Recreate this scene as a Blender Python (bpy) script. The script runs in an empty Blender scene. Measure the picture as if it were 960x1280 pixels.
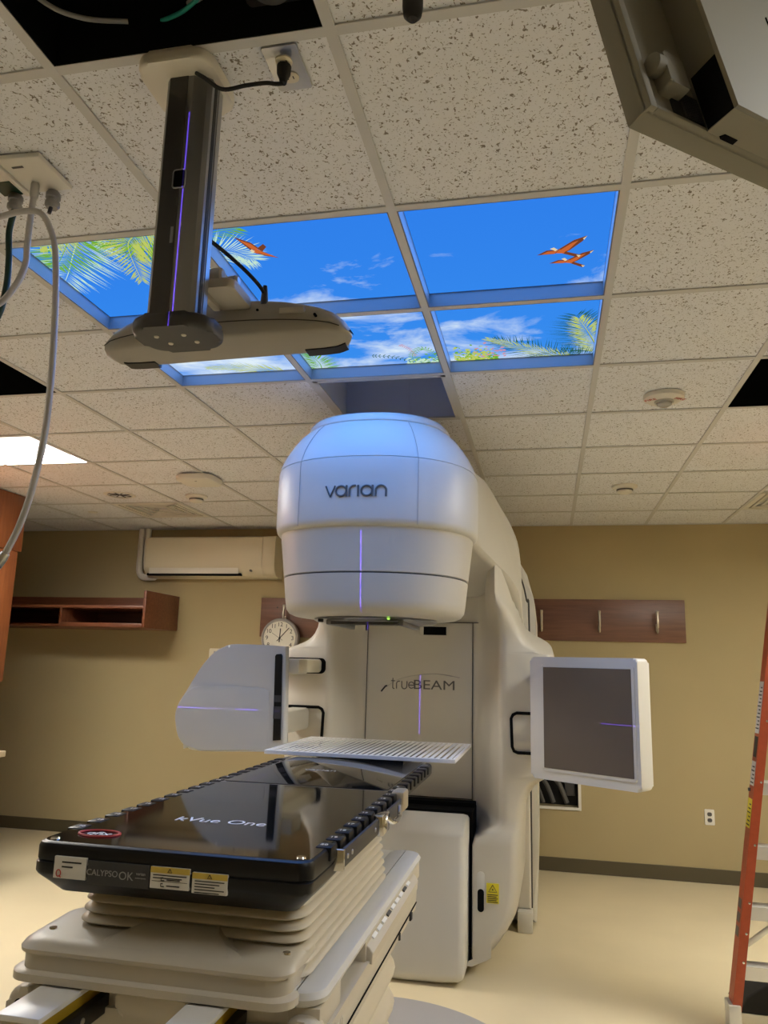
import bpy, bmesh, math, random
from mathutils import Matrix, Vector
random.seed(7)
S = bpy.context.scene
COL = S.collection
PI = math.pi
H = 2.793            # ceiling height
BW = 6.73            # back wall
T = .6096            # ceiling module
GX, GY = -.3984, 1.8531
WM = {}              # world matrices of parents

# ------------------------------------------------------------------ materials
def mat(name, col, rough=.5, metal=0., spec=.5, coat=0., emit=None, estr=0., noise=None, bump=None, alpha=1., trans=0.):
    m = bpy.data.materials.new(name); m.use_nodes = True
    nt = m.node_tree; b = nt.nodes['Principled BSDF']
    b.inputs['Base Color'].default_value = (*col, 1)
    b.inputs['Roughness'].default_value = rough
    b.inputs['Metallic'].default_value = metal
    b.inputs['Specular IOR Level'].default_value = spec
    b.inputs['Coat Weight'].default_value = coat
    b.inputs['Transmission Weight'].default_value = trans
    if emit:
        b.inputs['Emission Color'].default_value = (*emit, 1); b.inputs['Emission Strength'].default_value = estr
    if noise or bump:
        tc = nt.nodes.new('ShaderNodeTexCoord')
    if noise:                       # (scale, amount)
        n = nt.nodes.new('ShaderNodeTexNoise'); n.inputs['Scale'].default_value = noise[0]; n.inputs['Detail'].default_value = 4
        nt.links.new(tc.outputs['Object'], n.inputs['Vector'])
        r = nt.nodes.new('ShaderNodeValToRGB'); a = noise[1]
        r.color_ramp.elements[0].position = .3; r.color_ramp.elements[1].position = .7
        r.color_ramp.elements[0].color = (*[c*(1-a) for c in col], 1)
        r.color_ramp.elements[1].color = (*[min(1, c*(1+a)) for c in col], 1)
        nt.links.new(n.outputs['Fac'], r.inputs['Fac']); nt.links.new(r.outputs['Color'], b.inputs['Base Color'])
    if bump:                        # (scale, strength)
        n = nt.nodes.new('ShaderNodeTexNoise'); n.inputs['Scale'].default_value = bump[0]; n.inputs['Detail'].default_value = 3
        nt.links.new(tc.outputs['Object'], n.inputs['Vector'])
        bp = nt.nodes.new('ShaderNodeBump'); bp.inputs['Strength'].default_value = bump[1]; bp.inputs['Distance'].default_value = .002
        nt.links.new(n.outputs['Fac'], bp.inputs['Height']); nt.links.new(bp.outputs['Normal'], b.inputs['Normal'])
    return m

def wood(name, c1, c2, stretch=(1, 14, 14), rough=.4):
    m = mat(name, c1, rough); nt = m.node_tree; b = nt.nodes['Principled BSDF']
    tc = nt.nodes.new('ShaderNodeTexCoord'); mp = nt.nodes.new('ShaderNodeMapping')
    mp.inputs['Scale'].default_value = stretch
    n = nt.nodes.new('ShaderNodeTexNoise'); n.inputs['Scale'].default_value = 3.5; n.inputs['Detail'].default_value = 6; n.inputs['Distortion'].default_value = .6
    r = nt.nodes.new('ShaderNodeValToRGB')
    r.color_ramp.elements[0].position = .32; r.color_ramp.elements[1].position = .72
    r.color_ramp.elements[0].color = (*c1, 1); r.color_ramp.elements[1].color = (*c2, 1)
    L = nt.links
    L.new(tc.outputs['Object'], mp.inputs['Vector']); L.new(mp.outputs['Vector'], n.inputs['Vector'])
    L.new(n.outputs['Fac'], r.inputs['Fac']); L.new(r.outputs['Color'], b.inputs['Base Color'])
    return m

def tile_material():
    m = mat('acoustic_tile', (.82, .83, .87), .9, spec=.15); nt = m.node_tree; b = nt.nodes['Principled BSDF']; L = nt.links
    tc = nt.nodes.new('ShaderNodeTexCoord')
    def spots(scale, lo, hi, stretch):
        mp = nt.nodes.new('ShaderNodeMapping'); mp.inputs['Scale'].default_value = stretch
        L.new(tc.outputs['Object'], mp.inputs['Vector'])
        n = nt.nodes.new('ShaderNodeTexNoise'); n.inputs['Scale'].default_value = scale
        n.inputs['Detail'].default_value = 1.5; n.inputs['Roughness'].default_value = .5; n.inputs['Distortion'].default_value = .7
        L.new(mp.outputs['Vector'], n.inputs['Vector'])
        r = nt.nodes.new('ShaderNodeValToRGB')
        r.color_ramp.elements[0].position = lo; r.color_ramp.elements[1].position = hi
        r.color_ramp.elements[0].color = (0, 0, 0, 1); r.color_ramp.elements[1].color = (1, 1, 1, 1)
        L.new(n.outputs['Fac'], r.inputs['Fac']); return r.outputs['Color']
    a = spots(120, .635, .675, (1, .8, 1)); c = spots(210, .64, .70, (.8, 1, 1))
    mx = nt.nodes.new('ShaderNodeMath'); mx.operation = 'MAXIMUM'
    L.new(a, mx.inputs[0]); L.new(c, mx.inputs[1])
    mix = nt.nodes.new('ShaderNodeMixRGB'); mix.inputs['Color1'].default_value = (.82, .83, .87, 1); mix.inputs['Color2'].default_value = (.26, .235, .20, 1)
    L.new(mx.outputs[0], mix.inputs['Fac']); L.new(mix.outputs['Color'], b.inputs['Base Color'])
    bp = nt.nodes.new('ShaderNodeBump'); bp.invert = True; bp.inputs['Strength'].default_value = .4; bp.inputs['Distance'].default_value = .003
    L.new(mx.outputs[0], bp.inputs['Height']); L.new(bp.outputs['Normal'], b.inputs['Normal'])
    return m

def sky_print_material():
    m = bpy.data.materials.new('backlit_sky_print'); m.use_nodes = True; nt = m.node_tree; L = nt.links
    for n in list(nt.nodes): nt.nodes.remove(n)
    out = nt.nodes.new('ShaderNodeOutputMaterial'); em = nt.nodes.new('ShaderNodeEmission')
    geo = nt.nodes.new('ShaderNodeNewGeometry'); sep = nt.nodes.new('ShaderNodeSeparateXYZ')
    L.new(geo.outputs['Position'], sep.inputs[0])
    mp = nt.nodes.new('ShaderNodeMapping'); mp.inputs['Scale'].default_value = (1.5, 2.4, 1); mp.inputs['Location'].default_value = (3.1, .35, 0)
    L.new(geo.outputs['Position'], mp.inputs['Vector'])
    n = nt.nodes.new('ShaderNodeTexNoise'); n.inputs['Scale'].default_value = 1.7; n.inputs['Detail'].default_value = 9; n.inputs['Roughness'].default_value = .58
    n.inputs['Distortion'].default_value = .35
    L.new(mp.outputs['Vector'], n.inputs['Vector'])
    # more cloud towards the far edge of the picture
    gy = nt.nodes.new('ShaderNodeMapRange'); gy.inputs['From Min'].default_value = 2.0; gy.inputs['From Max'].default_value = 2.95
    gy.inputs['To Min'].default_value = -.12; gy.inputs['To Max'].default_value = .11
    L.new(sep.outputs['Y'], gy.inputs['Value'])
    ad = nt.nodes.new('ShaderNodeMath'); ad.operation = 'ADD'; L.new(n.outputs['Fac'], ad.inputs[0]); L.new(gy.outputs[0], ad.inputs[1])
    cr = nt.nodes.new('ShaderNodeValToRGB')
    e = cr.color_ramp.elements; e[0].position = .535; e[1].position = .74
    e[0].color = (0, 0, 0, 1); e[1].color = (1, 1, 1, 1)
    L.new(ad.outputs[0], cr.inputs['Fac'])
    base = nt.nodes.new('ShaderNodeMapRange'); base.inputs['From Min'].default_value = 1.85; base.inputs['From Max'].default_value = 3.07
    L.new(sep.outputs['Y'], base.inputs['Value'])
    bl = nt.nodes.new('ShaderNodeMixRGB'); bl.inputs['Color1'].default_value = (.028, .21, .82, 1); bl.inputs['Color2'].default_value = (.04, .27, .86, 1)
    L.new(base.outputs[0], bl.inputs['Fac'])
    mx = nt.nodes.new('ShaderNodeMixRGB'); mx.inputs['Color2'].default_value = (.74, .86, .95, 1)
    L.new(cr.outputs['Color'], mx.inputs['Fac']); L.new(bl.outputs['Color'], mx.inputs['Color1'])
    L.new(mx.outputs['Color'], em.inputs['Color']); em.inputs['Strength'].default_value = 1.0
    L.new(em.outputs[0], out.inputs['Surface'])
    return m

def glow(name, col, s=1.):
    m = bpy.data.materials.new(name); m.use_nodes = True; nt = m.node_tree
    for n in list(nt.nodes): nt.nodes.remove(n)
    out = nt.nodes.new('ShaderNodeOutputMaterial'); em = nt.nodes.new('ShaderNodeEmission')
    em.inputs['Color'].default_value = (*col, 1); em.inputs['Strength'].default_value = s
    nt.links.new(em.outputs[0], out.inputs['Surface']); return m

M = dict(
    tile=tile_material(),
    grid=mat('grid_paint', (.60, .595, .59), .55),
    wall=mat('wall_paint', (.42, .34, .185), .75, spec=.25, noise=(1.2, .03), bump=(260, .12)),
    floor=mat('vinyl_floor', (.70, .60, .40), .34, spec=.35, noise=(2.2, .035)),
    base=mat('rubber_baseboard', (.085, .068, .035), .55),
    dark=mat('plenum_black', (.006, .006, .006), .9, spec=.1),
    slate=mat('slate_lining', (.64, .70, .86), .7),
    white=mat('linac_enamel', (.58, .55, .48), .40, spec=.45),
    white2=mat('linac_enamel_cool', (.62, .605, .56), .42, spec=.45),
    cover=mat('couch_cover', (.54, .49, .40), .42),
    bellow=mat('bellows_vinyl', (.58, .52, .41), .45),
    rail=mat('white_rail', (.78, .77, .75), .35),
    yellow=mat('yellow_side', (.45, .30, .02), .45),
    black=mat('gloss_black', (.004, .004, .004), .05, spec=.5),
    blackm=mat('satin_black', (.007, .007, .0075), .38, spec=.3),
    rubber=mat('matte_black', (.012, .012, .012), .7),
    seam=mat('seam_shadow', (.05, .045, .04), .8),
    seamd=mat('dark_gap', (.004, .004, .004), .9, spec=.1),
    screen=mat('detector_face', (.135, .108, .085), .30, spec=.4),
    metal=mat('brushed_metal', (.55, .55, .54), .32, metal=1),
    chrome=mat('chrome', (.75, .75, .75), .12, metal=1),
    alu=mat('anodised_grey', (.27, .27, .275), .38, metal=.55),
    alud=mat('anodised_dark', (.06, .058, .06), .42, metal=.3),
    alul=mat('anodised_light', (.38, .38, .39), .33, metal=.8),
    footp=mat('charcoal_plastic', (.045, .045, .048), .5),
    pod=mat('grey_beige_plastic', (.34, .32, .285), .5),
    podl=mat('light_housing', (.50, .47, .42), .5),
    plastic=mat('white_plastic', (.76, .73, .66), .4),
    ivory=mat('ivory_plastic', (.68, .62, .47), .35),
    taupe=mat('taupe_plastic', (.235, .22, .175), .6, spec=.3),
    wood=wood('cherry_laminate', (.16, .052, .024), (.24, .085, .04)),
    woodr=wood('cherry_cabinet', (.24, .070, .022), (.34, .110, .036), (12, 12, 1)),
    board=wood('walnut_laminate', (.135, .062, .040), (.20, .092, .058)),
    nickel=mat('satin_nickel', (.62, .57, .47), .35, metal=.8),
    counter=mat('counter_laminate', (.66, .56, .38), .45, noise=(60, .06)),
    orange=mat('orange_fiberglass', (.36, .060, .018), .42, noise=(40, .08)),
    alum=mat('ladder_aluminium', (.66, .65, .62), .35, metal=.6),
    hose=mat('clear_hose', (.52, .51, .52), .35, spec=.5),
    green=mat('green_rubber', (.004, .03, .012), .5),
    teal=mat('teal_cable', (.02, .30, .24), .5),
    greyc=mat('grey_cable', (.30, .30, .30), .6),
    paper=mat('label_white', (.72, .70, .66), .5),
    yel=mat('label_yellow', (.72, .62, .03), .5),
    amber=mat('label_amber', (.62, .45, .08), .5),
    ink=mat('ink_black', (.015, .015, .015), .6),
    inkg=mat('ink_grey', (.10, .095, .09), .5),
    inkl=mat('ink_light_grey', (.36, .34, .32), .5),
    red=mat('label_red', (.50, .04, .03), .5),
    wtxt=mat('print_white', (.85, .85, .86), .4),
    gtxt=mat('print_grey', (.35, .35, .35), .5),
    dial=mat('clock_dial', (.76, .73, .62), .5),
    disc=mat('turntable_grey', (.36, .35, .36), .4),
    clear=mat('lens_glass', (.85, .85, .85), .08, trans=.6),
    sky=sky_print_material(),
    lens=glow('troffer_lens', (1, .95, .86), 2.2),
    ledy=glow('status_green', (.45, .9, .12), 1.3),
    keyl=mat('key_white', (.85, .86, .88), .35),
    frame=mat('panel_frame', (.17, .175, .18), .5),
)

# ------------------------------------------------------------------ builders
def thing(name, label, cat, loc=(0, 0, 0), rotz=0., group=None):
    o = bpy.data.objects.new(name, None); COL.objects.link(o)
    o.location = loc; o.rotation_euler = (0, 0, rotz); o.empty_display_size = .1
    WM[o] = Matrix.Translation(Vector(loc)) @ Matrix.Rotation(rotz, 4, 'Z')
    o['label'] = label; o['category'] = cat
    if group: o['group'] = group
    return o

def tag(o, label, cat, group=None):
    o['label'] = label; o['category'] = cat
    if group: o['group'] = group
    return o

def obj(name, bm, material, parent=None, smooth=35, local=False, label=None):
    """link bm (world coordinates, or the parent's own when local) as one mesh object"""
    if isinstance(bm, bpy.types.Mesh): me = bm
    else:
        if not local and parent is not None and parent in WM:
            bm.transform(WM[parent].inverted())
        bmesh.ops.recalc_face_normals(bm, faces=bm.faces)
        me = bpy.data.meshes.new(name); bm.to_mesh(me); bm.free()
    if smooth:
        me.polygons.foreach_set('use_smooth', [True]*len(me.polygons))
        me.set_sharp_from_angle(angle=math.radians(smooth))
    me.materials.clear(); me.materials.append(material)
    o = bpy.data.objects.new(name, me); COL.objects.link(o)
    if parent is not None:
        o.parent = parent; WM[o] = WM[parent].copy()
    if label: o['label'] = label
    return o

def solo(name, bm, material, label, cat, group=None, smooth=35, origin=None):
    """a thing that is one mesh, origin at the middle of its footprint"""
    vs = [v.co for v in bm.verts]
    if origin is None:
        origin = Vector(((min(v.x for v in vs)+max(v.x for v in vs))/2, (min(v.y for v in vs)+max(v.y for v in vs))/2, min(v.z for v in vs)))
    bm.transform(Matrix.Translation(-Vector(origin)))
    o = obj(name, bm, material, None, smooth); o.location = origin
    WM[o] = Matrix.Translation(Vector(origin))
    return tag(o, label, cat, group)

def struct(name, bm, material, smooth=0):
    o = obj(name, bm, material, None, smooth); o['kind'] = 'structure'; return o

def B(): return bmesh.new()

def box(bm, x0, x1, y0, y1, z0, z1, bev=0., seg=2, mtx=None):
    t = bmesh.new()
    bmesh.ops.create_cube(t, size=1)
    t.transform(Matrix.Translation(((x0+x1)/2, (y0+y1)/2, (z0+z1)/2)) @ Matrix.Diagonal((abs(x1-x0), abs(y1-y0), abs(z1-z0), 1)))
    if bev: bmesh.ops.bevel(t, geom=t.edges[:], offset=bev, segments=seg, profile=.5, affect='EDGES')
    if mtx: t.transform(mtx)
    merge(bm, t)
    return bm

def merge(bm, t):
    vs = [bm.verts.new(v.co) for v in t.verts]; t.verts.index_update()
    for f in t.faces:
        try: bm.faces.new([vs[v.index] for v in f.verts])
        except ValueError: pass
    t.free()

def loft(bm, rings, cap=True, closed=True):
    R = [[bm.verts.new(c) for c in r] for r in rings]
    n = len(R[0])
    for a, b in zip(R, R[1:]):
        for i in range(n if closed else n-1):
            j = (i+1) % n
            try: bm.faces.new((a[i], a[j], b[j], b[i]))
            except ValueError: pass
    if cap and closed:
        for r in (R[0], R[-1]):
            try: bm.faces.new(r)
            except ValueError: pass
    return bm

AX = {'x': lambda a, b, d: (d, a, b), 'y': lambda a, b, d: (a, d, b), 'z': lambda a, b, d: (a, b, d)}
def prism(bm, poly, axis, d0, d1, bev=0., seg=3, mtx=None):
    """extrude a 2D outline along axis; bev rounds the rims"""
    t = bmesh.new(); f = AX[axis]
    loft(t, [[f(a, b, d0) for a, b in poly], [f(a, b, d1) for a, b in poly]])
    if bev:
        ed = [e for e in t.edges if abs(f_depth(e.verts[0].co, axis)-f_depth(e.verts[1].co, axis)) < 1e-7]
        bmesh.ops.bevel(t, geom=ed, offset=bev, segments=seg, profile=.5, affect='EDGES', clamp_overlap=True)
    if mtx: t.transform(mtx)
    merge(bm, t); return bm
def f_depth(c, axis): return c['xyz'.index(axis)]

def rrect(x0, x1, y0, y1, r, n=6):
    out = []
    for cx, cy, a0 in ((x1-r, y1-r, 0), (x0+r, y1-r, 90), (x0+r, y0+r, 180), (x1-r, y0+r, 270)):
        for k in range(n+1):
            a = math.radians(a0+90*k/n); out.append((cx+r*math.cos(a), cy+r*math.sin(a)))
    return out

def lathe(bm, prof, c=(0, 0, 0), n=32, axis='z'):
    """prof = [(r, h)]"""
    rings = []
    for r, h in prof:
        ring = []
        for k in range(n):
            a = 2*PI*k/n; u, v = max(r, 1e-5)*math.cos(a), max(r, 1e-5)*math.sin(a)
            p = {'z': (u, v, h), 'y': (u, h, v), 'x': (h, u, v)}[axis]
            ring.append((p[0]+c[0], p[1]+c[1], p[2]+c[2]))
        rings.append(ring)
    return loft(bm, rings, cap=False)

def smooth_path(pts, n=8):
    P = [Vector(p) for p in pts]; out = []
    for i in range(len(P)-1):
        p0, p1, p2, p3 = P[max(i-1, 0)], P[i], P[i+1], P[min(i+2, len(P)-1)]
        for k in range(n):
            t = k/n
            out.append(.5*((2*p1)+(p2-p0)*t+(2*p0-5*p1+4*p2-p3)*t*t+(3*p1-p0-3*p2+p3)*t**3))
    out.append(P[-1]); return out

def tube(bm, pts, r, n=10, flat=None):
    P = [Vector(p) for p in pts]; rings = []
    nrm = None
    for i, p in enumerate(P):
        d = (P[min(i+1, len(P)-1)]-P[max(i-1, 0)]).normalized()
        if nrm is None:
            nrm = d.orthogonal().normalized()
        nrm = (nrm-d*nrm.dot(d)).normalized(); b = d.cross(nrm)
        rr = r[i] if isinstance(r, (list, tuple)) else r
        rings.append([p+nrm*rr*math.cos(2*PI*k/n)+b*rr*math.sin(2*PI*k/n) for k in range(n)])
    return loft(bm, rings)

def quad(bm, pts):
    bm.faces.new([bm.verts.new(p) for p in pts]); return bm

def interp(x, xs, ys):
    """smooth monotone interpolation"""
    if x <= xs[0]: return ys[0]
    if x >= xs[-1]: return ys[-1]
    n = len(xs)
    d = [(ys[i+1]-ys[i])/(xs[i+1]-xs[i]) for i in range(n-1)]
    m = [d[0]]+[0 if d[i-1]*d[i] <= 0 else 2*d[i-1]*d[i]/(d[i-1]+d[i]) for i in range(1, n-1)]+[d[-1]]
    i = max(k for k in range(n-1) if xs[k] <= x)
    h = xs[i+1]-xs[i]; t = (x-xs[i])/h
    return (2*t**3-3*t*t+1)*ys[i]+(t**3-2*t*t+t)*h*m[i]+(-2*t**3+3*t*t)*ys[i+1]+(t**3-t*t)*h*m[i+1]

def text_bm(body, size, width=None, extrude=.0004, align='CENTER'):
    """letters lying in the XZ plane facing -Y, centred at the origin"""
    c = bpy.data.curves.new('t', 'FONT'); c.body = body; c.size = size; c.extrude = extrude; c.align_x = align; c.align_y = 'CENTER'
    c.resolution_u = 4
    o = bpy.data.objects.new('t', c); COL.objects.link(o)
    bpy.context.view_layer.update()
    me = bpy.data.meshes.new_from_object(o.evaluated_get(bpy.context.evaluated_depsgraph_get()))
    bm = bmesh.new(); bm.from_mesh(me)
    bpy.data.objects.remove(o); bpy.data.curves.remove(c); bpy.data.meshes.remove(me)
    if width and bm.verts:
        w = max(v.co.x for v in bm.verts)-min(v.co.x for v in bm.verts)
        bm.transform(Matrix.Diagonal((width/w, 1, 1, 1)))
    bm.transform(Matrix.Rotation(PI/2, 4, 'X'))
    return bm

def put_text(name, body, loc, size, material, parent, width=None, rot=None):
    bm = text_bm(body, size, width)
    bm.transform(Matrix.Translation(Vector(loc)) @ (rot or Matrix.Identity(4)))
    return obj(name, bm, material, parent, smooth=0)

# ------------------------------------------------------------------ room shell
XL, XA, XR, YF = -4.42, -5.75, 2.9, -2.6
struct('floor', box(B(), XA-.1, XR+.1, YF-.1, BW+.1, -.08, 0), M['floor'])
# wall opening below the right coat hooks
ox0, ox1, oz0, oz1 = -.35, .225, .49, .93
wb = B()
box(wb, XA-.1, ox0, BW, BW+.12, 0, H+.75); box(wb, ox1, XR+.1, BW, BW+.12, 0, H+.75)
box(wb, ox0, ox1, BW, BW+.12, 0, oz0); box(wb, ox0, ox1, BW, BW+.12, oz1, H+.75)
struct('wall_back', wb, M['wall'])
struct('wall_right', box(B(), XR, XR+.1, YF, BW, 0, H+.75), M['wall'])
struct('wall_front', box(B(), XL-.1, XR+.1, YF-.1, YF, 0, H+.75), M['wall'])
struct('wall_left', box(B(), XL-.1, XL, YF, 5.16, 0, H+.75), M['wall'])
struct('wall_alcove_left', box(B(), XA-.1, XA, 5.06, BW, 0, H+.75), M['wall'])
struct('wall_alcove_front', box(B(), XA-.1, XL-.1, 5.06, 5.16, 0, H+.75), M['wall'])
struct('baseboard_back', box(B(), XA, XR, BW-.012, BW, 0, .105, .003), M['base'])
struct('baseboard_right', box(B(), XR-.012, XR, YF, BW-.012, 0, .105, .003), M['base'])
struct('baseboard_left', box(B(), XA, XA+.012, 5.16, BW-.012, 0, .105, .003), M['base'])

# ceiling: tiles, skipping the open modules
X_IDX = range(-9, 6); Y_IDX = range(-8, 8)
def tx(i): return GX+i*T
def ty(j): return GY+j*T
sky_cells = [(i, j) for j in (0, 1) for i in (-2, -1, 0)]
open_cells = {(-1, -2): 'near', (-4, 1): 'left', (2, 2): 'right'}
recess_cell = (-1, 2)
troffers = [(-6, 3, 2), (3, 3, 2), (-6, -2, 2), (2, -2, 2)]          # i, j, modules wide
vents = [(-5, 6), (3, 6)]
skip = set(sky_cells) | set(open_cells) | {recess_cell} | set(vents)
for i, j, w in troffers: skip |= {(i+k, j) for k in range(w)}
ce = B()
for i in X_IDX:
    for j in Y_IDX:
        if (i, j) in skip: continue
        x0, x1 = max(tx(i), XA), min(tx(i+1), XR); y0, y1 = max(ty(j), YF), min(ty(j+1), BW)
        if x1 <= x0 or y1 <= y0: continue
        box(ce, x0, x1, y0, y1, H+.003, H+.019)
struct('ceiling', ce, M['tile'])
gr = B()
for i in X_IDX:
    if XA < tx(i) < XR: box(gr, tx(i)-.012, tx(i)+.012, YF, BW, H-.003, H+.002); box(gr, tx(i)-.002, tx(i)+.002, YF, BW, H, H+.038)
for j in Y_IDX:
    box(gr, XA, XR, ty(j)-.012, ty(j)+.012, H-.0025, H+.002); box(gr, XA, XR, ty(j)-.002, ty(j)+.002, H, H+.038)
box(gr, XA, XR, BW-.022, BW, H-.003, H); box(gr, XR-.022, XR, YF, BW, H-.003, H); box(gr, XL, XL+.022, YF, 5.1, H-.003, H)
struct('trim_1', gr, M['grid'])
# dark deck of the plenum above
struct('trim_2', box(B(), XA-.1, XR+.1, YF-.1, BW+.12, H+.75, H+.8), M['dark'])
# black faced main tees round open modules, with added black sheets darkening the voids
ed = B()
for (i, j) in open_cells:
    x0, x1, y0, y1 = tx(i)+.012, tx(i+1)-.012, ty(j)+.012, ty(j+1)-.012
    for a in ((x0, x1, y1-.003, y1), (x0, x1, y0, y0+.003), (x0, x0+.003, y0, y1), (x1-.003, x1, y0, y1)):
        box(ed, a[0], a[1], a[2], a[3], H-.001, H+.045)
    for a in ((x0-.3, x1+.3, y1+.002, y1+.012), (x0-.3, x1+.3, y0-.012, y0-.002), (x0-.012, x0-.002, y0-.3, y1+.3), (x1+.002, x1+.012, y0-.3, y1+.3)):
        box(ed, a[0], a[1], a[2], a[3], H+.045, H+.60)
struct('trim_3', ed, M['dark'])
# what hangs in the open module by the column
x0, y0 = tx(-1), ty(-2)
solo('data_cable', tube(B(), smooth_path([(-.76, 1.236, H+.075), (-.690, 1.205, H+.062), (-.62, 1.155, H+.060), (-.53, 1.05, H+.08), (-.45, .90, H+.15)]), .0045), M['teal'],
     'teal cable crossing the open black ceiling bay beside the column', 'cable')
solo('conduit_cable', tube(B(), smooth_path([(-.99, 1.02, H+.07), (-.965, 1.13, H+.060), (-.91, 1.185, H+.060), (-.83, 1.225, H+.075)]), .005), M['greyc'],
     'grey cable at the left end of the open black ceiling bay', 'cable')
solo('conduit_cable', tube(B(), smooth_path([(-.70, 1.230, H+.10), (-.66, 1.212, H+.095), (-.60, 1.17, H+.09), (-.585, 1.05, H+.09), (-.56, .92, H+.12)]), .006), M['greyc'],
     'grey cable between the teal cable and the junction box in the open ceiling bay', 'cable')
jb = thing('junction_box', 'dark electrical junction box above the open ceiling bay near the outlet', 'junction box', (x0+.50, y0+.565, H+.07))
obj('box_body', prism(B(), rrect(x0+.44, x0+.56, y0+.50, y0+.605, .015), 'z', H+.07, H+.13, .004), M['alud'], jb)
obj('cover_plate', lathe(B(), [(.0, 0), (.04, 0), (.04, .008), (0, .008)], (x0+.50, y0+.555, H+.062)), M['alu'], jb)
for k, (a, b) in enumerate(((-4, 1), (2, 2))):
    cx, cy = tx(a), ty(b)
    solo('flexible_conduit', tube(B(), smooth_path([(cx-.1, cy+.2, H+.25), (cx+.25, cy+.35, H+.2), (cx+.7, cy+.3, H+.3)]), .01), M['greyc'],
         ['dark conduit inside the left open ceiling bay', 'dark conduit inside the right open ceiling bay by the fire strobe'][k], 'cable')

# slate lined open recess beyond the sky picture
i, j = recess_cell
x0, x1, y0, y1 = tx(i)+.012, tx(i+1)-.012, ty(j)+.012, ty(j+1)-.012
rc = B()
box(rc, x0-.01, x0, y0-.01, y1+.01, H, H+.26); box(rc, x1, x1+.01, y0-.01, y1+.01, H, H+.26)
box(rc, x0-.01, x1+.01, y1, y1+.01, H, H+.26); box(rc, x0-.01, x1+.01, y0-.01, y0, H, H+.26)
box(rc, x0-.01, x1+.01, y0-.01, y1+.01, H+.26, H+.27)
box(rc, (x0+x1)/2+.03, (x0+x1)/2+.034, y1-.004, y1, H, H+.26)
rb = thing('ceiling_recess', 'slate blue lined open ceiling recess above the machine head', 'ceiling recess', ((x0+x1)/2, (y0+y1)/2, H))
obj('lining', rc, M['slate'], rb, smooth=0)
rf = B()
for a in ((x0, x1, y0, y0+.02), (x0, x1, y1-.02, y1), (x0, x0+.02, y0, y1), (x1-.02, x1, y0, y1)):
    box(rf, *a, H-.004, H+.004)
obj('rim', rf, M['grid'], rb, smooth=0)

# ------------------------------------------------------------------ luminous sky panels
def frond(bm, stem, L, n, up=1., taper=.25, z=H+.0478, spread=62, wid=.008, both=True):
    """flat palm frond print: a stem polyline with tapering leaflets"""
    P = smooth_path([(a, b, z) for a, b in stem], 10); m = len(P)
    for s in range(m-1):
        a, b = P[s], P[s+1]; d = (b-a).normalized(); q = Vector((-d.y, d.x, 0))*.0028*(1-.7*s/m)
        quad(bm, [a-q, b-q, b+q, a+q])
    for k in range(n):
        t = .08+.92*k/n; x = t*(m-1); i0 = int(x); a = P[i0].lerp(P[min(i0+1, m-1)], x-i0)
        d = (P[min(i0+1, m-1)]-P[max(i0-1, 0)]).normalized()
        ll = L*(taper+(1-taper)*math.sin(PI*min(1, .22+.78*t)))*random.uniform(.85, 1.1)
        for sd in ((1, -1) if both else (1,)):
            an = math.radians(spread*(1-.45*t)+random.uniform(-7, 7))*sd
            dd = Vector((d.x*math.cos(an)-d.y*math.sin(an), d.x*math.sin(an)+d.y*math.cos(an), 0))
            q = Vector((-dd.y, dd.x, 0))*wid*.30
            mid = a+dd*ll*.45
            quad(bm, [a-q*.5, mid-q, a+dd*ll, mid+q])
    return bm

def clip_cell(bm, i, j, e=.014):
    for co, no in (((tx(i)+e, 0, 0), (-1, 0, 0)), ((tx(i+1)-e, 0, 0), (1, 0, 0)), ((0, ty(j)+e, 0), (0, -1, 0)), ((0, ty(j+1)-e, 0), (0, 1, 0))):
        bmesh.ops.bisect_plane(bm, geom=bm.verts[:]+bm.edges[:]+bm.faces[:], plane_co=co, plane_no=no, clear_outer=True)
    return bm

palm_g = glow('palm_green', (.16, .42, .03)); palm_y = glow('palm_yellow', (.50, .58, .12)); palm_l = glow('palm_pale', (.55, .78, .62)); palm_d = glow('palm_dark', (.02, .10, .05))
bird_o = glow('bird_orange', (.58, .13, .03)); bird_d = glow('bird_brown', (.17, .05, .02)); bird_w = glow('bird_pale', (.75, .62, .40)); flower = glow('leaf_pink', (.62, .28, .35))
sky_labels = {(-2, 0): 'backlit blue sky ceiling panel with palm fronds, behind the column at far left',
              (-1, 0): 'backlit blue sky ceiling panel with one orange bird',
              (0, 0): 'backlit blue sky ceiling panel with two brown birds flying',
              (-2, 1): 'backlit sky ceiling panel mostly hidden above the tracking camera',
              (-1, 1): 'backlit cloudy sky ceiling panel beside the dark open recess',
              (0, 1): 'backlit sky ceiling panel with long palm frond across its far edge'}
SKY = {}
for (i, j) in sky_cells:
    x0, x1, y0, y1 = tx(i)+.012, tx(i+1)-.012, ty(j)+.012, ty(j+1)-.012
    t = thing('sky_light_panel', sky_labels[(i, j)], 'ceiling light panel', ((x0+x1)/2, (y0+y1)/2, H), group='backlit sky panels in the ceiling')
    SKY[(i, j)] = t
    f = B()
    box(f, x0, x0+.004, y0, y1, H-.002, H+.055); box(f, x1-.004, x1, y0, y1, H-.002, H+.055)
    box(f, x0+.004, x1-.004, y0, y0+.004, H-.002, H+.055); box(f, x0+.004, x1-.004, y1-.004, y1, H-.002, H+.055)
    obj('frame', f, M['frame'], t, smooth=0)
    l = bpy.data.lights.new('panel_lamp', 'AREA'); l.shape = 'SQUARE'; l.size = x1-x0-.02; l.energy = 3.4; l.color = (.11, .34, 1)
    lo_ = bpy.data.objects.new('panel_lamp', l); COL.objects.link(lo_); lo_.parent = t; lo_.location = (0, 0, .045)
    obj('backlit_picture', box(B(), x0, x1, y0, y1, H+.048, H+.062), M['sky'], t, smooth=0)

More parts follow.
